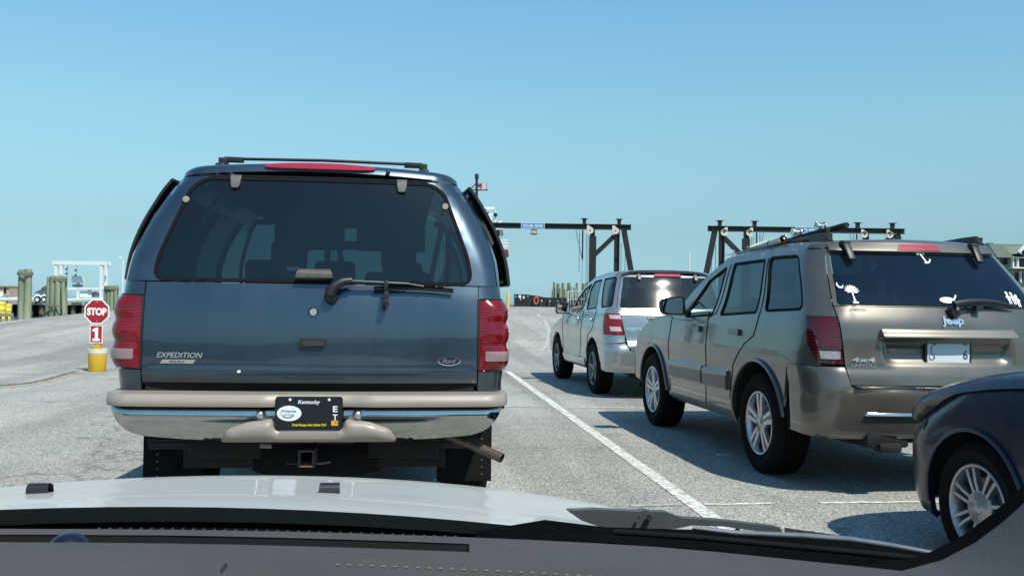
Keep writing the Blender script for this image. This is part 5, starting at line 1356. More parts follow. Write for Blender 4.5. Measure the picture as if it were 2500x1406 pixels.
# ------------------------------------------------------------------ ferry behind the ramp
FW = mat('ferry_white', (.74, .74, .72), .4, var=.05, vs=1.5); FB = mat('ferry_black', (.012, .013, .016), .5, var=.4, vs=2); FR = mat('ferry_red', (.30, .02, .03), .5)
DKG = glass('ferry_window', (.1, .12, .13), .9, .5)
def ferry():
    L = Loc(1180, 50.0, 'ferry', label='white and black ferry with red deck edge, moored behind the ramp', cat='ferry')
    r = L.e
    h = MB(); pl = [(-6.2, 0), (-6.6, 3), (-6.6, 30), (-4, 38), (4, 38), (10.5, 30), (10.5, 3), (10.2, 0)]
    h.add([(x, y + 1, -1.6) for x, y in pl] + [(x, y + 1, .95) for x, y in pl], [tuple(range(8))[::-1], tuple(range(8, 16))] + [(i, (i + 1) % 8, 8 + (i + 1) % 8, 8 + i) for i in range(8)])
    h.build('hull', FB, r, smooth=0)
    # bulwark beside the ramp, with plates and stanchions
    bw = MB(); D = 45.0
    pts = [(1255, 718), (1285, 719), (1310, 722), (1330, 726), (1400, 727), (1660, 730), (1660, 760), (1400, 757), (1255, 752)]
    inv = r.matrix_basis.inverted() if False else (Matrix.Translation(r.location) @ Matrix.Rotation(-yaw, 4, 'Z')).inverted()
    q = [inv @ at(x, y, D) for x, y in pts]; k = len(q)
    bw.add(q + [p + Vector((0, .15, 0)) for p in q], [tuple(range(k)), tuple(range(k, 2 * k))[::-1]] + [(i, (i + 1) % k, k + (i + 1) % k, k + i) for i in range(k)])
    bo = bw.build('bulwark', FB, r, smooth=0)
    for x, y, w, hh, m_ in ((1259, 724, 2, 3, WHITED), (1269, 724, 6, 7, WHITED), (1278.5, 726, 4, 6, WHITED), (1271, 731, 2.5, 2.5, WHITED), (1282, 730, 2.4, 3, FR), (1289, 724, 2, 2, WHITED), (1323, 734, 2.4, 4, WHITED), (1343, 735, 2, 3, WHITED), (1362, 735, 2, 2, WHITED)):
        MB().box(inv @ at(x, y, D - .03), (w * D / FPX, .03, hh * D / FPX)).build('notice', m_, bo, smooth=0)
    for x in (1303, 1320, 1340, 1372):
        MB().box(inv @ at(x, 742, D - .1), (.07, .12, .5)).build('stanchion', mat('ferry_grey', (.05, .05, .052), .6), bo, smooth=0)
    # pilot house with its wing
    ph = MB(); 
    a = [L.p(1100, 560), L.p(1221, 560), L.p(1213, 622), L.p(1100, 622)]
    ph.add(a + [p + Vector((0, 4, 0)) for p in a], [(0, 1, 2, 3), (4, 7, 6, 5), (0, 4, 5, 1), (1, 5, 6, 2), (2, 6, 7, 3), (3, 7, 4, 0)])
    L.box(ph, 1096, 553, 1225, 560, -.2, 4.3)
    po = ph.build('pilot_house', FW, r, smooth=0)
    for x0, x1 in ((1203, 1218), (1184, 1199), (1162, 1180), (1140, 1158)):
        w = MB(); o = rnd([(L.u(x0), L.z(x0, 584)), (L.u(x1 - 1.5), L.z(x1, 584)), (L.u(x1), L.z(x1, 563)), (L.u(x0), L.z(x0, 563))], .05)
        w.prism(o, (0, 0, 0), (1, 0, 0), (0, 0, 1), .03); wo = w.build('window', DKG, po, smooth=0)
    MB().box((L.u(1160), -.02, L.z(1160, 589)), (2.6, .06, .06)).build('red_stripe', FR, po, smooth=0)
    st = MB(); L.box(st, 1060, 617, 1216, 760, .5, 4.5); st.build('deckhouse', FW, r, smooth=0)
    wg = MB(); L.box(wg, 1100, 611, 1239.5, 617.5, -1.2, 4.2); wo = wg.build('wing_deck', FR, r, smooth=0)
    ub = MB(); a = [L.p(1190, 617.5), L.p(1239, 617.5), L.p(1222, 630), L.p(1190, 640)]
    ub.add([p + Vector((0, -1.0, 0)) for p in a] + [p + Vector((0, 4, 0)) for p in a], [(0, 1, 2, 3), (4, 7, 6, 5), (0, 4, 5, 1), (1, 5, 6, 2), (2, 6, 7, 3), (3, 7, 4, 0)]); ub.build('wing_bracket', FW, r, smooth=0)
    rl = MB(); 
    for y in (589, 597, 604): rl.tube([L.p(1214, y, -1.1), L.p(1239, y, -1.1), L.p(1239, y, 3)], .022, 6)
    x = 1214
    while x < 1240: rl.tube([L.p(x, 589, -1.1), L.p(x, 611, -1.1)], .02, 6); x += 4
    for v in (.2, 1.6, 3): rl.tube([L.p(1239, 589, v), L.p(1239, 611, v)], .02, 6)
    rl.build('railing', FW, r, smooth=40)
    # mast, yard, radar, lamps
    m = MB(); m.tube([L.p(1156.5, 415, 1.5), L.p(1159, 620, 1.5)], .075, 8).tube([L.p(1156.5, 415, 1.5), L.p(1156.8, 428, 1.5)], .11, 8).tube([L.p(1131.5, 455.5, 1.5), L.p(1185, 455.5, 1.5)], .035, 6).tube([L.p(1141, 454, 1.5), L.p(1157, 437, 1.5)], .03, 6)
    m.build('mast', mat('mast_black', (.02, .02, .024), .5), r, smooth=40)
    rd = MB(); L.box(rd, 1168, 499.5, 1203, 505, 1.2, 1.45); rd.tube([L.p(1182, 505, 1.3), L.p(1182, 560, 1.3)], .06, 8); L.box(rd, 1176, 516, 1199, 520.5, 1.2, 1.5); rd.build('radar', FW, r, smooth=30)
    gl = MB(); gl.tube([L.p(1186.5, 516, .6), L.p(1186.5, 560, .6)], .05, 8, mi=1).lathe([(.01, .13), (.11, .12), (.13, .06), (.12, .0), (.07, -.10), (.05, -.12)], c=L.p(1186.5, 510, .6), n=14)
    gl.build('globe_lamp', [WHITEP, mat('mast_black', (.02, .02, .024), .5)], r, smooth=60)
    MB().ball(L.p(1196, 533, .5), .13).tube([L.p(1196, 536, .5), L.p(1196, 560, .5)], .04, 6).build('radome', FW, r, smooth=60)
    MB().tube([L.p(1205.5, 512, .5), L.p(1205.5, 556, .5)], .045, 8).tube([L.p(1206, 523, .3), L.p(1206, 523, .5)], .11, 14, mi=1).build('searchlight', [FW, FB], r, smooth=40)
    MB().tube([L.p(1217, 556, .5), L.p(1217, 540, .5)], .03, 6).box(L.p(1217, 540, .5), (.12, .1, .1)).tube([L.p(1219, 541, .5), L.p(1225, 536, .5)], .02, 6).build('antenna', FW, r, smooth=0)
    return L
FERRY = ferry()
# flag on the yard: seven red and six white stripes, blue canton
def flag():
    L = FERRY; inv = (Matrix.Translation(L.e.location) @ Matrix.Rotation(-yaw, 4, 'Z'))
    mb = MB(); nx = 20; rows = []
    for j in range(14):
        row = []
        for i in range(nx + 1):
            t = i / nx; px = 1158.5 + 24.5 * t; py = 439.5 + 17.5 * j / 13 + 1.6 * math.sin(t * 5 + .6) * t - 1.5 * t
            row.append(inv @ L.p(px, py, 1.5 + .16 * math.sin(t * 9) * t))
        rows.append(row)
    for j in range(13):
        for i in range(nx):
            mb.add([rows[j][i], rows[j][i + 1], rows[j + 1][i + 1], rows[j + 1][i]], [(0, 1, 2, 3)], 2 if (j < 7 and i < 8) else (0 if j % 2 == 0 else 1))
    return mb.build('flag', [mat('flag_red', (.45, .03, .05), .7), mat('flag_white', (.75, .75, .75), .7), mat('flag_blue', (.03, .05, .20), .7)], smooth=60, solid=.01, label='striped flag with blue canton flying from the ferry mast', cat='flag')
flag()
lr = MB(); c = at(1309, 733.5, 44.8); n_ = 20
lr.tube([c + RH * (.10 * math.cos(t)) + UZ * (.17 * math.sin(t)) for t in [2 * math.pi * k / n_ for k in range(n_ + 1)]], .035, 8, cap=False)
lr.build('life_ring', mat('life_ring_orange', (.55, .10, .06), .6), smooth=60, label='orange life ring hung on the black ferry bulwark', cat='life ring')

# ------------------------------------------------------------------ dolphins (pile clusters)
PILE = mat('treated_pile', (.12, .16, .10), .9, col2=(.30, .34, .23), vs=3.5, bump=.5, bs=14, stretch=(1, 1, .12))
PILETOP = mat('pile_end', (.20, .19, .14), .9, var=.2, vs=20)
BAND = mat('pile_band', (.20, .20, .15), .8, var=.2, vs=8)
def dolphin(label, px0, D, piles, band=None, lean=0.0, cap=True):
    L = Loc(px0, D, 'pile_cluster', label=label, cat='pile cluster', group='wooden pile clusters in the harbour')
    for x, y, w, v in piles:
        m = MB(); a = L.p(x, y, v); rr = w / 2 * L.k; b = Vector((a.x + (x - px0) * L.k * lean * 2.2, v, -2.2))
        pth = [b.lerp(a, t) for t in (0, .25, .5, .75, .96, 1)]
        m.tube(pth, [rr * 1.15, rr * 1.1, rr * 1.06, rr * 1.03, rr, rr * .93], 12)
        m.build('pile', PILE, L.e, smooth=50)
    if band:
        x0, x1, y0, y1, dv = band; m = MB()
        for i in range(3):
            yy = y0 + (y1 - y0) * (i + .5) / 3; z = L.z(px0, yy); hx = (x1 - x0) / 2 * L.k; cx = L.u((x0 + x1) / 2)
            m.tube([(cx + hx * math.cos(t), dv + (hx * .55 + .1) * math.sin(t), z) for t in [2 * math.pi * k / 28 for k in range(29)]], (y1 - y0) / 6 * L.k, 6, cap=False)
        m.build('band', BAND, L.e, smooth=60)
    return L
dolphin('pair of tall green piles banded near the top, at the left edge', 60, 37.6, [(52.5, 658, 16, 0), (67.5, 657, 16.5, .02)], (43, 77.5, 664, 672, .0))
D2 = dolphin('leaning cluster of seven green piles below the white boat lift', 138, 40.5, [(124, 676, 11, -.15), (134, 674, 12, -.22), (145, 674, 12, -.2), (155, 679, 10, -.1), (128, 673, 11, .2), (140, 673, 11, .25), (151, 675, 11, .2)], (119.5, 161.5, 678, 687, 0), lean=.35)
rp = MB(); 
for k in range(4): rp.tube([Vector((D2.u(118 + 10 * k), -.42, D2.z(130, 742 + 2 * math.sin(k * 2)))), Vector((D2.u(128 + 10 * k), -.46, D2.z(130, 748 + 3 * math.sin(k * 3)))), Vector((D2.u(135 + 9 * k), -.40, D2.z(130, 741 + 3 * k)))], .025, 6)
rp.build('rope', mat('old_rope', (.16, .15, .12), .9), D2.e)
dolphin('short cluster of green piles just left of the blue SUV', 271, 44, [(260, 698, 8, -.1), (268, 697, 8.5, -.16), (276, 698, 8.5, -.16), (284, 699, 8, -.1), (264, 697, 8, .15), (273, 697, 8, .2), (281, 697, 8, .15)], (255.5, 289, 702, 708, 0), lean=.15)
dolphin('cluster of ten green piles above the black ferry bulwark', 1378, 47, [(1350, 708, 6, .2), (1353, 688, 6, .3), (1362, 692, 8, .1), (1375, 690, 8, .35), (1389, 690, 8, .3), (1409, 690, 6, .35), (1367, 704, 8, -.2), (1379, 706, 8.5, -.25), (1392, 700, 8, -.2), (1403, 702, 8, -.1)])
dolphin('dark green piles rising behind the silver SUV windscreen', 1432, 46, [(1425, 692, 9, 0), (1434, 690, 7, -.1), (1441, 684, 8, .1), (1449, 682, 8, .2), (1430, 703, 8, -.2)])
dolphin('green pile tops just over the silver SUV roof', 1492, 46, [(1455, 681, 8, .1), (1470, 672, 8, .0), (1483, 673, 7, .1), (1493, 664, 11, 0), (1504, 664, 9, .1), (1478, 680, 8, -.1)])

# ------------------------------------------------------------------ railing gate, bollard, barrels at the quay
L = Loc(1400, 42.5, 'railing_gate', label='pale steel railing gate beside the black bulwark', cat='gate')
m = MB()
for y in (712, 731): m.tube([L.p(1385, y), L.p(1440, y - 1)], .025, 6)
for i in range(9): m.tube([L.p(1386 + 6.6 * i, 712), L.p(1386 + 6.6 * i, 744)], .03 if i % 4 == 0 else .018, 6)
m.build('frame', mat('galvanised', (.55, .55, .53), .5, .3), L.e, smooth=40)
MB().tube([L.p(1386, 712, -.02), L.p(1386, 755, -.02)], .05, 8).build('post', mat('galvanised', (.55, .55, .53), .5, .3), L.e)
L = Loc(1240, 37.5, 'bollard', label='yellow bollard right beside the blue SUV taillight', cat='bollard')
MB().lathe([(.055, -.2), (.055, .62), (.045, .70), (.0, .72)], c=(0, 0, .95), n=14).build('post', mat('bollard_yellow', (.70, .47, .06), .5, var=.08, vs=8), L.e, smooth=50)
MB().lathe([(.075, .0), (.075, .06), (.055, .07)], c=(0, 0, .98), n=14).build('base', mat('bollard_yellow', (.70, .47, .06), .5), L.e)
YB = mat('barrel_yellow', (.66, .55, .06), .5, var=.08, vs=5)
def barrel(px, py, w, label, D=33.5):
    L = Loc(px, D, 'barrel', label=label, cat='barrel', group='yellow barrels by the quay edge'); r_ = w / 2 * L.k; H = L.z(px, py)
    MB().lathe([(r_ * .9, -.1), (r_ * .92, .05), (r_ * .95, H * .35), (r_ * .99, H * .36), (r_ * .99, H * .40), (r_ * .95, H * .41), (r_ * .97, H * .70), (r_ * 1.01, H * .71), (r_ * 1.01, H * .75), (r_ * .97, H * .76), (r_ * .98, H - .06)], n=24).build('body', YB, L.e, smooth=50)
    MB().lathe([(r_ * 1.04, H - .09), (r_ * 1.04, H - .02), (r_ * .95, H), (.0, H + .01)], n=24).build('lid', YB, L.e, smooth=50)
barrel(3, 737, 22, 'taller yellow barrel cut by the left edge of the photo')
barrel(20, 742, 18, 'shorter yellow barrel behind the grey wooden rail', 35)
L = Loc(17, 32.5, 'guard_rail', label='grey wooden guard rail in front of the yellow barrels', cat='rail')
WOODG = mat('grey_wood', (.22, .20, .17), .9, var=.3, vs=6, bump=.3, bs=20, stretch=(6, 6, .6))
for x in (2, 17, 31): MB().box((L.u(x), 0, .28), (.07, .07, .62)).build('post', WOODG, L.e, smooth=0)
MB().box((L.u(16), -.05, .52), (.52, .035, .10)).build('rail', WOODG, L.e, smooth=0)

# ------------------------------------------------------------------ stop sign standing in a bucket
L = Loc(241, 15.28, 'stop_sign', label='red STOP sign with number 1 plate in a yellow bucket', cat='sign')
REDS = mat('sign_red', (.36, .012, .025), .4, var=.06, vs=20); YEL2 = mat('bucket_yellow', (.66, .40, .03), .45, var=.06, vs=7); WHT = mat('sign_white', (.80, .80, .78), .4, var=.03, vs=15)
bk = MB(); bk.lathe([(.0, .005), (.128, .0), (.135, .01), (.148, .285)], n=36)
bk.lathe([(.149, .285), (.153, .29), (.153, .315), (.158, .318), (.158, .334), (.153, .337), (.153, .352), (.160, .356), (.160, .372), (.152, .376), (.140, .372), (.140, .33), (.0, .33)], n=36, mi=1)
bo = bk.build('bucket', [YEL2, mat('bucket_cream', (.72, .66, .52), .5)], L.e, smooth=40)
MB().box((0, 0, .58), (.115, .085, .52)).build('post', YEL2, L.e, bevel=.004)
px_ = lambda x, y: (L.u(x), L.z(x, y))
def oct_(cx, cz, w): return [(cx + w / 2 / math.cos(R(22.5)) * math.cos(R(22.5 + 45 * i)), cz + w / 2 / math.cos(R(22.5)) * math.sin(R(22.5 + 45 * i))) for i in range(8)]
cx, cz = px_(241, 760.5); m = MB(); O = (0, -.05, 0); X, Z = (1, 0, 0), (0, 0, 1)
m.prism(oct_(cx, cz, .412), O, X, Z, .004, 0).prism(oct_(cx, cz, .366), (0, -.0545, 0), X, Z, .001, 1)
text(m, 'STOP', .325, .128, (cx, -.0558, cz), X, Z, .001, 0, bold=.055)
for s_ in (-1, 1): m.ball((cx, -.056, cz + s_ * .155), .006, 8, 6, mi=0)
m.build('sign_plate', [WHT, REDS], L.e, smooth=0)
cx, cz = px_(240.5, 815); m = MB()
m.prism([(cx - .107, cz - .150), (cx + .107, cz - .150), (cx + .107, cz + .150), (cx - .107, cz + .150)], O, X, Z, .004, 0).prism([(cx - .092, cz - .135), (cx + .092, cz - .135), (cx + .092, cz + .135), (cx - .092, cz + .135)], (0, -.0545, 0), X, Z, .001, 1)
one = [(-.062, -.115), (.062, -.115), (.062, -.075), (.032, -.075), (.032, .11), (-.005, .11), (-.062, .078), (-.062, .035), (-.022, .052), (-.022, -.075), (-.062, -.075)]
m.prism([(cx + a, cz + b) for a, b in one], (0, -.0558, 0), X, Z, .001, 0)
m.build('number_plate', [WHT, REDS], L.e, smooth=0)

# ------------------------------------------------------------------ far dock with boat lift, trailer, huts
L = Loc(120, 107, 'dock', label='long concrete dock on dark piles across the water', cat='dock')
DOCKC = mat('dock_concrete', (.34, .32, .27), .85, var=.15, vs=.6)
m = MB(); L.box(m, -260, 734.5, 345, 743, 0, 16); do = m.build('deck', DOCKC, L.e, smooth=0)
m = MB(); L.box(m, -260, 743, 345, 775, 2.5, 15.5); m.build('underside_shade', mat('dock_shade', (.05, .035, .028), .9, col2=(.02, .016, .014), vs=.7), L.e, smooth=0)  # dark block put in for the shade under the deck
for x in list(range(-240, 340, 26)):
    MB().tube([L.p(x, 740, .4), L.p(x, 785, .4)], .28, 8).build('pile', mat('dock_pile', (.13, .11, .075), .9, var=.2, vs=2), L.e, smooth=50)
for x in (92, 188, 222): MB().box(L.p(x, 741, -.1), (1.1, .2, .3)).build('fender', mat('fender_wood', (.10, .11, .08), .9), L.e, smooth=0)
L = Loc(193, 108, 'boat_lift', label='white boat hoist frame standing on the far dock', cat='boat hoist')
def fr(name, *bars_):
    m = MB()
    for a, b, w in bars_: m.bar(L.p(*a), L.p(*b), w * L.k, w * L.k)
    return m.build(name, WHITEP, L.e, smooth=0)
fr('top_beam', ((128, 641.5, 0), (262, 643, 0), 9), ((128, 641, 1.3), (258, 642, 1.3), 8))
for x in (136, 247):
    for v in (0, 1.3): fr('post', ((x, 641, v), (x, 734, v), 6.5))
fr('side_beam', ((160, 705, 0), (256, 704, 0), 5), ((160, 731, 0), (256, 728, 0), 4))
for x in (162, 190): fr('stay', ((x, 703, 0), (x, 732, 0), 3))
m = MB(); m.box(L.p(203, 718, .6), (.9, .9, .7)).box(L.p(216, 716, .6), (.5, .7, .9)).ball(L.p(227, 718, .6), .35, mi=1).box(L.p(236, 720, .6), (.6, .7, .5), mi=1); m.build('engine', [WHITEP, GREYM], L.e, smooth=0)
m = MB(); L.box(m, 164, 673, 187, 690, 1, 2); m.build('cab', WHITEP, L.e, smooth=0)
m = MB(); m.tube([L.p(175, 690, 1.5), L.p(175, 728, 1.5)], .2, 8).box(L.p(174, 697, 1.5), (1.0, .5, .3), mi=1); m.build('winch', [WHITEP, GREYM], L.e, smooth=0)
for x, y in ((161, 656), (161, 667), (183, 659), (183, 671)):
    MB().bar(L.p(x - 1.5, y + 3, 0), L.p(x + 2, y - 1, 0), .14, .1).build('block', STEEL, L.e, smooth=0)
m = MB()
for x in (164, 186): m.tube([L.p(x, 645, 0), L.p(x, 676, 0)], .025, 5)
m.build('hoist_cable', GREYM, L.e)
L = Loc(60, 106, 'trailer', label='long white boat trailer with two wheels on the dock', cat='trailer')
m = MB(); m.bar(L.p(-30, 731, 0), L.p(117, 729.5, 0), .18, .18).bar(L.p(-30, 727, 2), L.p(117, 726, 2), .14, .14)
for x in (10, 45, 85): m.box(L.p(x, 728, 1), (.15, 2.0, .14))
m.build('frame', WHITEP, L.e, smooth=0)
for x in (95, 111):
    w = empty('wheel', L.p(x, 731, -.25), parent=L.e)
    MB().lathe([(.2, -.1), (.34, -.11), (.36, -.08), (.36, .08), (.34, .11)], axis='y', n=20).build('tyre', RUBBER, w)
    MB().lathe([(.0, -.10), (.17, -.09), (.2, -.11)], axis='y', n=16).build('rim', WHITEP, w)
    MB().tube([L.p(x, 731, -.2) + Vector((.45 * math.cos(t), 0, .45 * math.sin(t))) for t in [math.pi * k / 10 for k in range(11)]], .06, 6, flat=2).build('mudguard', WHITEP, L.e)
L = Loc(10, 112, 'shed', label='small beige shed with red roof edge at far left', cat='shed')
m = MB(); L.box(m, -60, 700, 24, 736, 0, 5); so_ = m.build('wall', mat('shed_wall', (.42, .33, .25), .8, var=.1, vs=1), L.e, smooth=0)
m = MB(); L.box(m, -62, 697.5, 25, 700.5, -.2, 5.2); m.build('roof', mat('shed_roof', (.36, .16, .12), .7), L.e, smooth=0)
m = MB(); L.box(m, 10, 703, 15, 716, -.06, .1); m.build('window', DKG, L.e, smooth=0)
L = Loc(4, 109, 'boat', label='small white boat in front of the beige shed', cat='boat')
m = MB(); m.grid([[L.p(x, y, v) for v in (-.7, 0, .7)] for x, y in ((-20, 722), (10, 723), (26, 722))]).grid([[L.p(x, y, v * k) for v, y in ((-.7, 724), (-.5, 731), (.5, 731), (.7, 724))] for x, k in ((-20, 1), (10, 1), (26, .2))]); m.build('hull', WHITEP, L.e, smooth=40)
m = MB(); L.box(m, -14, 712, 3, 723, -.4, .4); m.build('cabin', WHITEP, L.e, smooth=0)
L = Loc(110, 113, 'gazebo', label='small dark roofed gazebo behind the leaning piles', cat='gazebo')
m = MB(); m.lathe([(1.35, 0), (.5, .45), (.45, .45), (.45, .62), (.0, .95)], c=(0, 0, L.z(110, 716)), n=8); m.build('roof', mat('gazebo_roof', (.05, .055, .055), .8), L.e, smooth=0)
for x in (101, 106, 114, 119): MB().bar(L.p(x, 716, -.3), L.p(x, 736, -.3), .12, .12).build('post', mat('gazebo_post', (.03, .03, .03), .8), L.e, smooth=0)
L = Loc(298, 70, 'light_pole', label='slim white light pole rising beside the blue SUV left edge', cat='light pole')
MB().tube([L.p(298.5, 634), L.p(298.5, 760)], .05, 8).build('pole', WHITEP, L.e)
MB().box(L.p(294, 630), (.26, .3, .1), Matrix.Rotation(R(20), 3, 'Y')).bar(L.p(296, 631), L.p(299, 635), .05, .05).build('lamp', WHITEP, L.e, smooth=0)
L = Loc(1682, 55, 'flagpole', label='thin white pole above the silver SUV roof', cat='pole')
MB().tube([L.p(1682, 616), L.p(1682, 745)], [.035, .06], 8).build('pole', WHITEP, L.e)

# ------------------------------------------------------------------ house at the far right
L = Loc(2480, 95, 'house', label='green shingled house with cream dormer at the right edge', cat='house')
SHG = mat('green_shingle', (.10, .125, .095), .85, var=.18, vs=3, bump=.3, bs=8); GSID = mat('green_siding', (.26, .31, .25), .8, var=.08, vs=1.5); CRM = mat('cream_board', (.62, .55, .36), .7)
z1, z2 = L.z(2470, 629), L.z(2470, 589)
m = MB(); m.box((L.u(2560), 5, z1 / 2 + .4), (L.u(2680) - L.u(2440), 9.2, z1 - .8)); m.build('wall', GSID, L.e, smooth=0)
ul, ur = L.u(2430), L.u(2690)
m = MB(); m.add([(ul, -.4, z1), (ur, -.4, z1), (ur, 10.4, z1), (ul, 10.4, z1), (L.u(2463), 4.2, z2), (L.u(2655), 4.2, z2), (L.u(2655), 5.8, z2), (L.u(2463), 5.8, z2)],
                [(0, 1, 5, 4), (1, 2, 6, 5), (2, 3, 7, 6), (3, 0, 4, 7), (4, 5, 6, 7), (0, 3, 2, 1)]); ro = m.build('roof', SHG, L.e, smooth=0)
m = MB(); L.box(m, 2466, 586.5, 2477, 590, 4.3, 5.2); m.build('ridge_vent', mat('vent_dark', (.05, .055, .05), .8), ro, smooth=0)
g = MB(); a = [L.p(2476, 619.5, -.9), L.p(2506, 620, -.9), L.p(2491, 599, -.9)]
g.add(a + [p + Vector((0, 4, 0)) for p in a], [(0, 1, 2), (3, 5, 4), (0, 3, 4, 1), (1, 4, 5, 2), (2, 5, 3, 0)]); go = g.build('dormer', CRM, L.e, smooth=0)
g = MB(); g.bar(L.p(2473, 617, -1.0), L.p(2491.5, 597, -1.0), .25, .3).bar(L.p(2509, 618, -1.0), L.p(2490.5, 597, -1.0), .25, .3).bar(L.p(2485, 607, -1.0), L.p(2497, 607, -1.0), .12, .12).bar(L.p(2491, 600, -1.0), L.p(2491, 607, -1.0), .12, .12); g.build('bargeboard', WHITEP, go, smooth=0)
g = MB(); o = [(L.u(2486) + .2 * 0 + .26 * math.cos(t) + .0, L.z(2486, 618.5) + (.28 * math.sin(t) if math.sin(t) > 0 else 0)) for t in [math.pi * k / 10 for k in range(11)]]
o = [(L.u(2486.5) + .22 * math.cos(R(a)), L.z(2486, 617.5) + .22 * math.sin(R(a))) for a in range(0, 181, 20)] + [(L.u(2486.5) - .22, L.z(2486, 623)), (L.u(2486.5) + .22, L.z(2486, 623))]
g.prism([(p[0] * 1.0 + (p[0] - L.u(2486.5)) * .35, p[1] + .04) for p in o], (0, -.92, 0), (1, 0, 0), (0, 0, 1), .03); wo = g.build('window', WHITEP, go, smooth=0)
MB().prism(o, (0, -.955, 0), (1, 0, 0), (0, 0, 1), .02).build('pane', DKG, wo, smooth=0)
g = MB(); L.box(g, 2478, 634, 2540, 653, .15, .5); g.build('porch_shade_slab', mat('porch_shade', (.07, .065, .075), .8), L.e, smooth=0)  # slab on the wall, the porch's shade put into its dark colour
for x in (2466, 2477.5, 2500, 2520): g = MB(); L.box(g, x - 1.6, 630, x + 1.6, 655, -.6, -.2); g.build('column', WHITEP, L.e, smooth=0)
for x in (2483.5, 2488): g = MB(); L.box(g, x - 1.5, 637, x + 1.5, 650, .08, .14); g.build('window', DKG, L.e, smooth=0)
g = MB(); L.box(g, 2464, 653, 2540, 656, -.7, .3); L.box(g, 2464, 628.5, 2540, 630.5, -.7, .3); g.build('balcony_trim', WHITEP, L.e, smooth=0)
g = MB(); L.box(g, 2447, 632, 2464, 645, .3, .36); g.build('window', DKG, L.e, smooth=0)
g = MB(); L.box(g, 2470, 631, 2475, 652, .3, .36); g.build('window', mat('pale_pane', (.4, .47, .47), .15), L.e, smooth=0)
for x in (2486, 2497): g = MB(); L.box(g, x - 3.6, 665, x + 3.6, 686, .28, .36); g.build('window', DKG, L.e, smooth=0)
for x in (2491.5, 2503): g = MB(); L.box(g, x - 1.2, 663, x + 1.2, 690, -.1, .3); g.build('trim', WHITEP, L.e, smooth=0)

# ------------------------------------------------------------------ driver of the silver SUV, arm on the door
SM_ = Matrix.Translation((3.52, 11.72, 0)) @ Matrix.Rotation(R(2), 4, 'Z')
def person():
    V = [(-.42, 2.05, .80), (-.42, 1.98, 1.02), (-.42, 1.96, 1.22), (-.42, 1.99, 1.32), (-.42, 2.01, 1.42), (-.42, 2.03, 1.52), (-.24, 1.98, 1.24), (-.12, 2.08, 1.02), (-.20, 2.34, 1.06), (-.60, 1.98, 1.24), (-.79, 2.02, 1.185), (-.90, 2.20, 1.16),
         (-.44, 2.40, .78), (-.33, 2.40, .78), (-.91, 2.28, 1.165)]
    rad = [.16, .15, .165, .055, .085, .08, .06, .045, .035, .06, .05, .036, .08, .08, .03]
    E_ = [(0, 1), (1, 2), (2, 3), (3, 4), (4, 5), (2, 6), (6, 7), (7, 8), (2, 9), (9, 10), (10, 11), (0, 12), (0, 13), (11, 14)]
    for i in range(4):
        b = len(V); V += [(-.925 + .016 * i * .5, 2.33, 1.175 - .018 * i), (-.93 + .008 * i, 2.37, 1.165 - .02 * i)]; rad += [.010, .008]; E_ += [(14, b), (b, b + 1)]
    b = len(V); V += [(-.89, 2.31, 1.185)]; rad += [.010]; E_ += [(14, b)]
    me = bpy.data.meshes.new('person'); me.from_pydata([SM_ @ Vector((v[0], v[1] - .18, v[2])) for v in V], E_, [])
    me.materials.append(mat('skin', (.45, .25, .18), .6))
    o = bpy.data.objects.new('person', me); COL.objects.link(o)
    md = o.modifiers.new('skin', 'SKIN')
    for i, v in enumerate(me.skin_vertices[0].data): v.radius = (rad[i], rad[i]); v.use_root = (i == 0)
    s_ = o.modifiers.new('sub', 'SUBSURF'); s_.levels = s_.render_levels = 2
    put(o, 'driver in dark shirt with bare arm resting on the silver SUV window', 'person')
    h = MB().ball(SM_ @ Vector((-.42, 1.83, 1.49)), .105, 14, 10, (.95, 1.0, .95)); h.build('hair', mat('dark_hair', (.02, .015, .012), .8), None, smooth=60).parent = o
    sh_ = MB().tube([SM_ @ Vector((p[0], p[1] - .18, p[2])) for p in ((-.42, 2.05, .78), (-.42, 1.98, 1.0), (-.42, 1.965, 1.2), (-.42, 1.98, 1.30))], [.19, .19, .20, .07], 14, flat=.8); sh_.tube([SM_ @ Vector((p[0], p[1] - .18, p[2])) for p in ((-.46, 1.97, 1.23), (-.64, 1.985, 1.23), (-.74, 2.01, 1.20))], [.08, .075, .06], 12).tube([SM_ @ Vector((p[0], p[1] - .18, p[2])) for p in ((-.38, 1.97, 1.23), (-.24, 1.98, 1.23), (-.16, 2.04, 1.12))], [.08, .075, .06], 12)
    sh_.build('shirt', mat('dark_shirt', (.03, .035, .05), .9), None, smooth=60).parent = o
person()

# ================================================================== OUR OWN CAR
ME = empty('car', (-.36, 1.2, 0), label='silver car the view is taken from: hood, wiper, grey dashboard', cat='car', group=None)
def mine(o):
    o.parent = ME; o.matrix_parent_inverse = Matrix.Translation((.36, -1.2, 0)); return o
SILV = mat('own_silver_paint', (.52, .525, .50), .42, .0, coat=.5, spec=.3, var=.03, vs=900, coatr=.06)
zc = interp([(1.0, 1.0), (1.2, .988), (1.6, .934), (2.0, .876), (2.12, .852), (2.26, .80), (2.36, .70), (2.40, .55)])
rows = []
for i in range(33):
    dx = -1.0 + 2.0 * i / 32; row = []
    for j in range(25):
        t = j / 24; y0 = 1.20 - .14 * dx * dx; y1 = 2.40 - .22 * dx ** 4
        y = y0 + (y1 - y0) * t; yy = 1.2 + (2.40 - 1.2) * t
        z = zc(yy) - .085 * dx * dx - .10 * max(0, abs(dx) - .84) ** 1.5
        row.append((-.36 + dx, y, z))
    row.insert(0, (row[0][0], row[0][1] + .004, row[0][2] - .003))
    rows.append(row)
HOOD = mine(MB().grid(rows).build('hood', SILV, smooth=60))
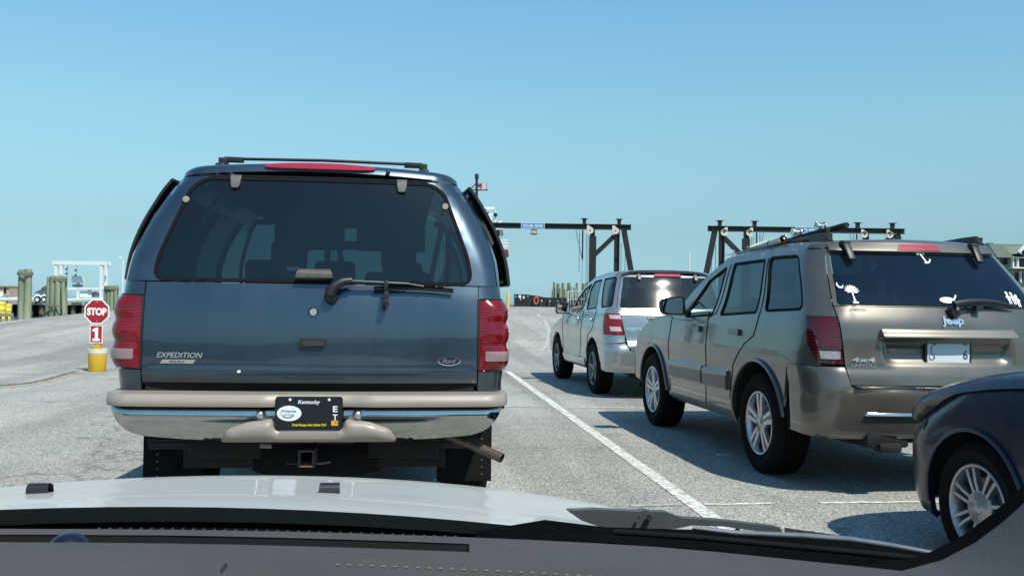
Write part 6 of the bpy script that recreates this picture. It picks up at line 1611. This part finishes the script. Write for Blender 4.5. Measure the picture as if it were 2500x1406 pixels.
for x, y in ((-.555, 1.50), (-.113, 1.48)):
    dx = x + .36; z = zc(y) - .085 * dx * dx - .001
    n = MB().grid([[(x + a * k, y + yy, z + zz) for a in (-1, -.85, -.5, .5, .85, 1)] for k, yy, zz in ((.010, .03, -.004), (.014, .016, .010), (.015, .002, .0155), (.0155, -.008, .015), (.016, -.012, .010), (.0165, -.013, -.004))])
    mine(n.build('washer_nozzle', BLACK, smooth=60))
# lower body so that the car stands on the ground and casts its shadow
lb = MB(); lb.box((-.36, .1, .48), (1.80, 4.1, .40)); lb.box((-.36, 2.20, .42), (1.70, .30, .36)); mine(lb.build('body', SILV, bevel=.05, seg=3, smooth=60))
for sd in (-1, 1):
    for y in (1.55, -1.2):
        w = wheel(None, (-.36 + sd * .93, y, .33), .33, .22, .21, 'fat', sd); mine(w)
# cowl screen, black base of the windscreen
COWL = mat('cowl_plastic', (.0045, .005, .0055), .9, spec=.0, var=.3, vs=14, bump=.4, bs=70)
ck = MB(); ck.grid([[(-.36 + dx, yy - .14 * dx * dx, zz - .07 * dx * dx) for dx in [-1 + .1 * i for i in range(21)]] for yy, zz in ((1.26, .955), (1.16, .962), (1.05, .966), (.96, .960), (.90, .945), (.82, .90))])
mine(ck.build('cowl', COWL, smooth=60))
# hood hinge cover and wiper at the right
HG = mat('hinge_paint', (.10, .107, .103), .5, .3, coat=.3, var=.1, vs=20)
hp = [(1385, 1246), (1450, 1243), (1560, 1248), (1572, 1244), (1590, 1249), (1630, 1250), (1652, 1258), (1662, 1264), (1760, 1270), (1905, 1287), (1912, 1300), (1880, 1304), (1850, 1296), (1760, 1284), (1690, 1282), (1650, 1290), (1560, 1291), (1470, 1287), (1420, 1270)]
q = [at(x, y, 1.10 - .00006 * (x - 1385)) for x, y in hp]; k = len(q); hm = MB()
hm.add(q + [p + FH * .03 + UZ * -.004 for p in q], [tuple(range(k)), tuple(range(k, 2 * k))[::-1]] + [(i, (i + 1) % k, k + (i + 1) % k, k + i) for i in range(k)])
hg = mine(hm.build('hood_hinge', HG, smooth=15))
for x, y, r_ in ((1585, 1263, .0035), (1560, 1263, .0018), (1800, 1294, .003), (1902, 1293, .0022)):
    mine(MB().tube([at(x, y, 1.085), at(x, y, 1.075)], r_, 12).build('hinge_bolt', GREYM if x == 1902 else BLACK, smooth=40))
wa = MB(); wa.tube([at(1690, 1288, .95), at(1800, 1301, .94), at(1960, 1308, .92), at(2080, 1317, .90), at(2180, 1332, .88), at(2290, 1352, .86)], [.002, .003, .0034, .0032, .0028, .0022], 10)
wo = mine(wa.build('wiper', mat('wiper_steel', (.42, .42, .40), .32, .8, var=.15, vs=40), smooth=60))
wb = MB(); wb.tube([at(1500, 1298, .95), at(1700, 1311, .94), at(1900, 1330, .92), at(2100, 1349, .89), at(2270, 1366, .86)], .0032, 8); mine(wb.build('wiper_blade', RUBBER, smooth=60))
fd = MB(); fd.grid([[at(x, y, 1.12 - (x - 1915) * .0002) for x, y in r_] for r_ in (((1915, 1287), (2050, 1306), (2200, 1327), (2300, 1341)), ((1915, 1296), (2050, 1314), (2200, 1334), (2300, 1347)), ((1915, 1301), (2050, 1319), (2200, 1338), (2300, 1350)))])
mine(fd.build('fender', HG, smooth=60))
ce = MB(); ce.grid([[at(x, y, d) for x, y in r_] for d, r_ in ((1.085, ((1160, 1296), (1330, 1268), (1480, 1286), (1700, 1292), (1915, 1301), (2050, 1319), (2200, 1338), (2330, 1353))), (1.0, ((1160, 1303), (1330, 1288), (1480, 1308), (1700, 1325), (1915, 1345), (2050, 1362), (2200, 1380), (2330, 1392))), (.86, ((1160, 1330), (1330, 1348), (1480, 1365), (1700, 1390), (1915, 1410), (2050, 1430), (2200, 1450), (2330, 1460))))])
mine(ce.build('cowl_end', COWL, smooth=60))
# dashboard
DASH = mat('dash_vinyl', (.066, .058, .054), .62, spec=.35, var=.10, vs=5, bump=.25, bs=420)
def gzp(px, py, z):
    d = fwd + rgt * ((px - CX) / FPX) + upv * ((CY - py) / FPX); t = (z - HCAM) / d.z
    return Vector((0, 0, HCAM)) + d * t
XS = [-700, -350, 0, 200, 400, 550, 700, 850, 1000, 1150, 1300, 1450, 1600, 1750, 1900, 2000, 2100, 2200, 2350, 2550, 2800]
f0 = interp([(-700, 1290), (0, 1290), (400, 1292), (700, 1297), (1150, 1311), (1600, 1334), (2000, 1372), (2250, 1398), (2800, 1470)])
f1 = interp([(-700, 1303), (0, 1304), (400, 1306), (700, 1312), (1150, 1327), (1600, 1350), (2000, 1386), (2250, 1412), (2800, 1484)])
f2 = interp([(-700, 1323), (0, 1323), (400, 1326), (700, 1332), (1140, 1347), (1600, 1372), (2000, 1404), (2250, 1428), (2800, 1500)])
rws = [[gzp(x, f0(x) + 3, 1.046) + UZ * -.25 for x in XS], [gzp(x, f0(x) + 3, 1.038) for x in XS], [gzp(x, f0(x), 1.046) for x in XS], [gzp(x, f0(x) + 4, 1.0475) for x in XS], [gzp(x, f1(x), 1.048) for x in XS]]
mine(MB().grid(rws).build('dashboard', DASH, smooth=60))
# defroster slot: a black trough with its raised near lip, and the padded top nearer to us
slot = MB(); XL = [x for x in [-700 + 46 * i for i in range(41)] if x <= 1140] + [1140]
slot.grid([[gzp(x, f1(x), 1.0478) for x in XL], [gzp(x, f1(x), 1.0478) + UZ * -.03 for x in XL], [gzp(x, f2(x) - 5, 1.052) + UZ * -.035 for x in XL], [gzp(x, f2(x), 1.057) for x in XL]])
mine(slot.build('defroster_slot', mat('slot_black', (.008, .008, .009), .7), smooth=0))
sv = MB()
for x in range(230, 1120, 26): a = gzp(x, f1(x) + 9, 1.040); sv.box(a, (.002, .03, .012))
mine(sv.build('slot_vane', mat('vane_dark', (.02, .02, .022), .6), smooth=0))
br = MB(); XR = [x for x in XS if x > 1150]; XR = [1146] + XR
br.grid([[gzp(x, f1(x), 1.048) for x in XR], [gzp(x, (f1(x) + f2(x)) / 2, 1.0525) for x in XR], [gzp(x, f2(x), 1.057) for x in XR]])
mine(br.build('dash_bridge', DASH, smooth=60))
pad = MB(); pad.grid([[gzp(x, f2(x) - .5, 1.050) for x in XS], [gzp(x, f2(x), 1.057) for x in XS], [gzp(x, f2(x) + 4, 1.0595) for x in XS], [gzp(x, f2(x) + 14, 1.062) for x in XS], [gzp(x, f2(x) + 40, 1.0665) for x in XS], [gzp(x, f2(x) + 90, 1.070) for x in XS], [gzp(x, f2(x) + 200, 1.068) for x in XS], [gzp(x, f2(x) + 330, 1.05) for x in XS], [gzp(x, f2(x) + 420, 1.0) for x in XS]])
PAD = mine(pad.build('dash_pad', DASH, smooth=60))
# airbag seam: stitched line and the open corner crack
sm = MB(); CRK = mat('dash_crack', (.01, .009, .009), .8)
pts = [(x, f2(x) + 44 + .002 * (x - 900)) for x in range(820, 2500, 14)]
for i, (x, y) in enumerate(pts):
    if i % 2 == 0: sm.tube([gzp(x, y, 1.0672) + UZ * .0004, gzp(x + 9, y + .5, 1.0672) + UZ * .0004], .0007, 5)
mine(sm.build('stitching', mat('dash_stitch', (.17, .15, .13), .7), smooth=0))
cr = MB(); cp = [(552, 1376), (550, 1384), (545, 1392), (541, 1402), (538, 1415)]
cr.tube([gzp(x, y, 1.0668) + UZ * .0006 for x, y in cp], [.0005, .0014, .0017, .0016, .0016], 6); mine(cr.build('dash_crack', CRK))
# sunload sensor dome
sd_ = MB(); c = gzp(168, 1330, 1.046); sd_.ball(c + UZ * -.003, .0165, 20, 12, (1, 1, .78)); mine(sd_.build('sun_sensor', mat('sensor_blue', (.006, .008, .02), .35, spec=.4), smooth=60))
# black border of the windscreen and the pillar trim at the right
FRIT = mat('frit_black', (.005, .005, .006), .9, spec=.03)
ea = [(1500, 1352), (1800, 1366), (1950, 1376), (2080, 1381), (2180, 1372), (2270, 1347), (2350, 1306), (2420, 1255), (2500, 1183), (2620, 1060), (2800, 860), (3000, 620)]
eb = [(1500, 1400), (1800, 1412), (1950, 1416), (2080, 1408), (2200, 1393), (2300, 1366), (2380, 1324), (2450, 1272), (2530, 1200), (2650, 1075), (2830, 875), (3030, 635)]
dd = lambda i: .79 - .012 * i
ec = [(1500, 1600), (1800, 1560), (1950, 1520), (2080, 1500), (2250, 1480), (2380, 1470), (2500, 1430), (2600, 1370), (2720, 1270), (2840, 1140), (3020, 930), (3220, 690)]
fb = MB(); fb.grid([[at(*p, dd(i)) for i, p in enumerate(ea)], [at(*p, dd(i) - .012) for i, p in enumerate(eb)]]); mine(fb.build('windscreen_border', FRIT, smooth=60))
TRIM = mat('pillar_vinyl', (.075, .071, .069), .55, spec=.35, var=.06, vs=4, bump=.15, bs=500)
pt = MB(); mid = lambda a, b, t: (a[0] + (b[0] - a[0]) * t, a[1] + (b[1] - a[1]) * t)
pt.grid([[at(*p, dd(i) - .013) for i, p in enumerate(eb)], [at(*mid(p, ec[i], .05), dd(i) - .022) for i, p in enumerate(eb)], [at(*mid(p, ec[i], .35), dd(i) - .05) for i, p in enumerate(eb)], [at(*mid(p, ec[i], 1), dd(i) - .13) for i, p in enumerate(eb)], [at(*mid(p, ec[i], 2), dd(i) - .30) for i, p in enumerate(eb)]])
mine(pt.build('pillar_trim', TRIM, smooth=60))
# roof behind the camera
rf = MB(); rf.grid([[(-.36 + dx, y, z - .06 * dx * dx) for dx in [-.72 + .12 * i for i in range(13)]] for y, z in ((.10, 1.50), (-.1, 1.56), (-.6, 1.62), (-1.4, 1.60), (-1.9, 1.5))])
mine(rf.build('roof', SILV, smooth=60, solid=.04))
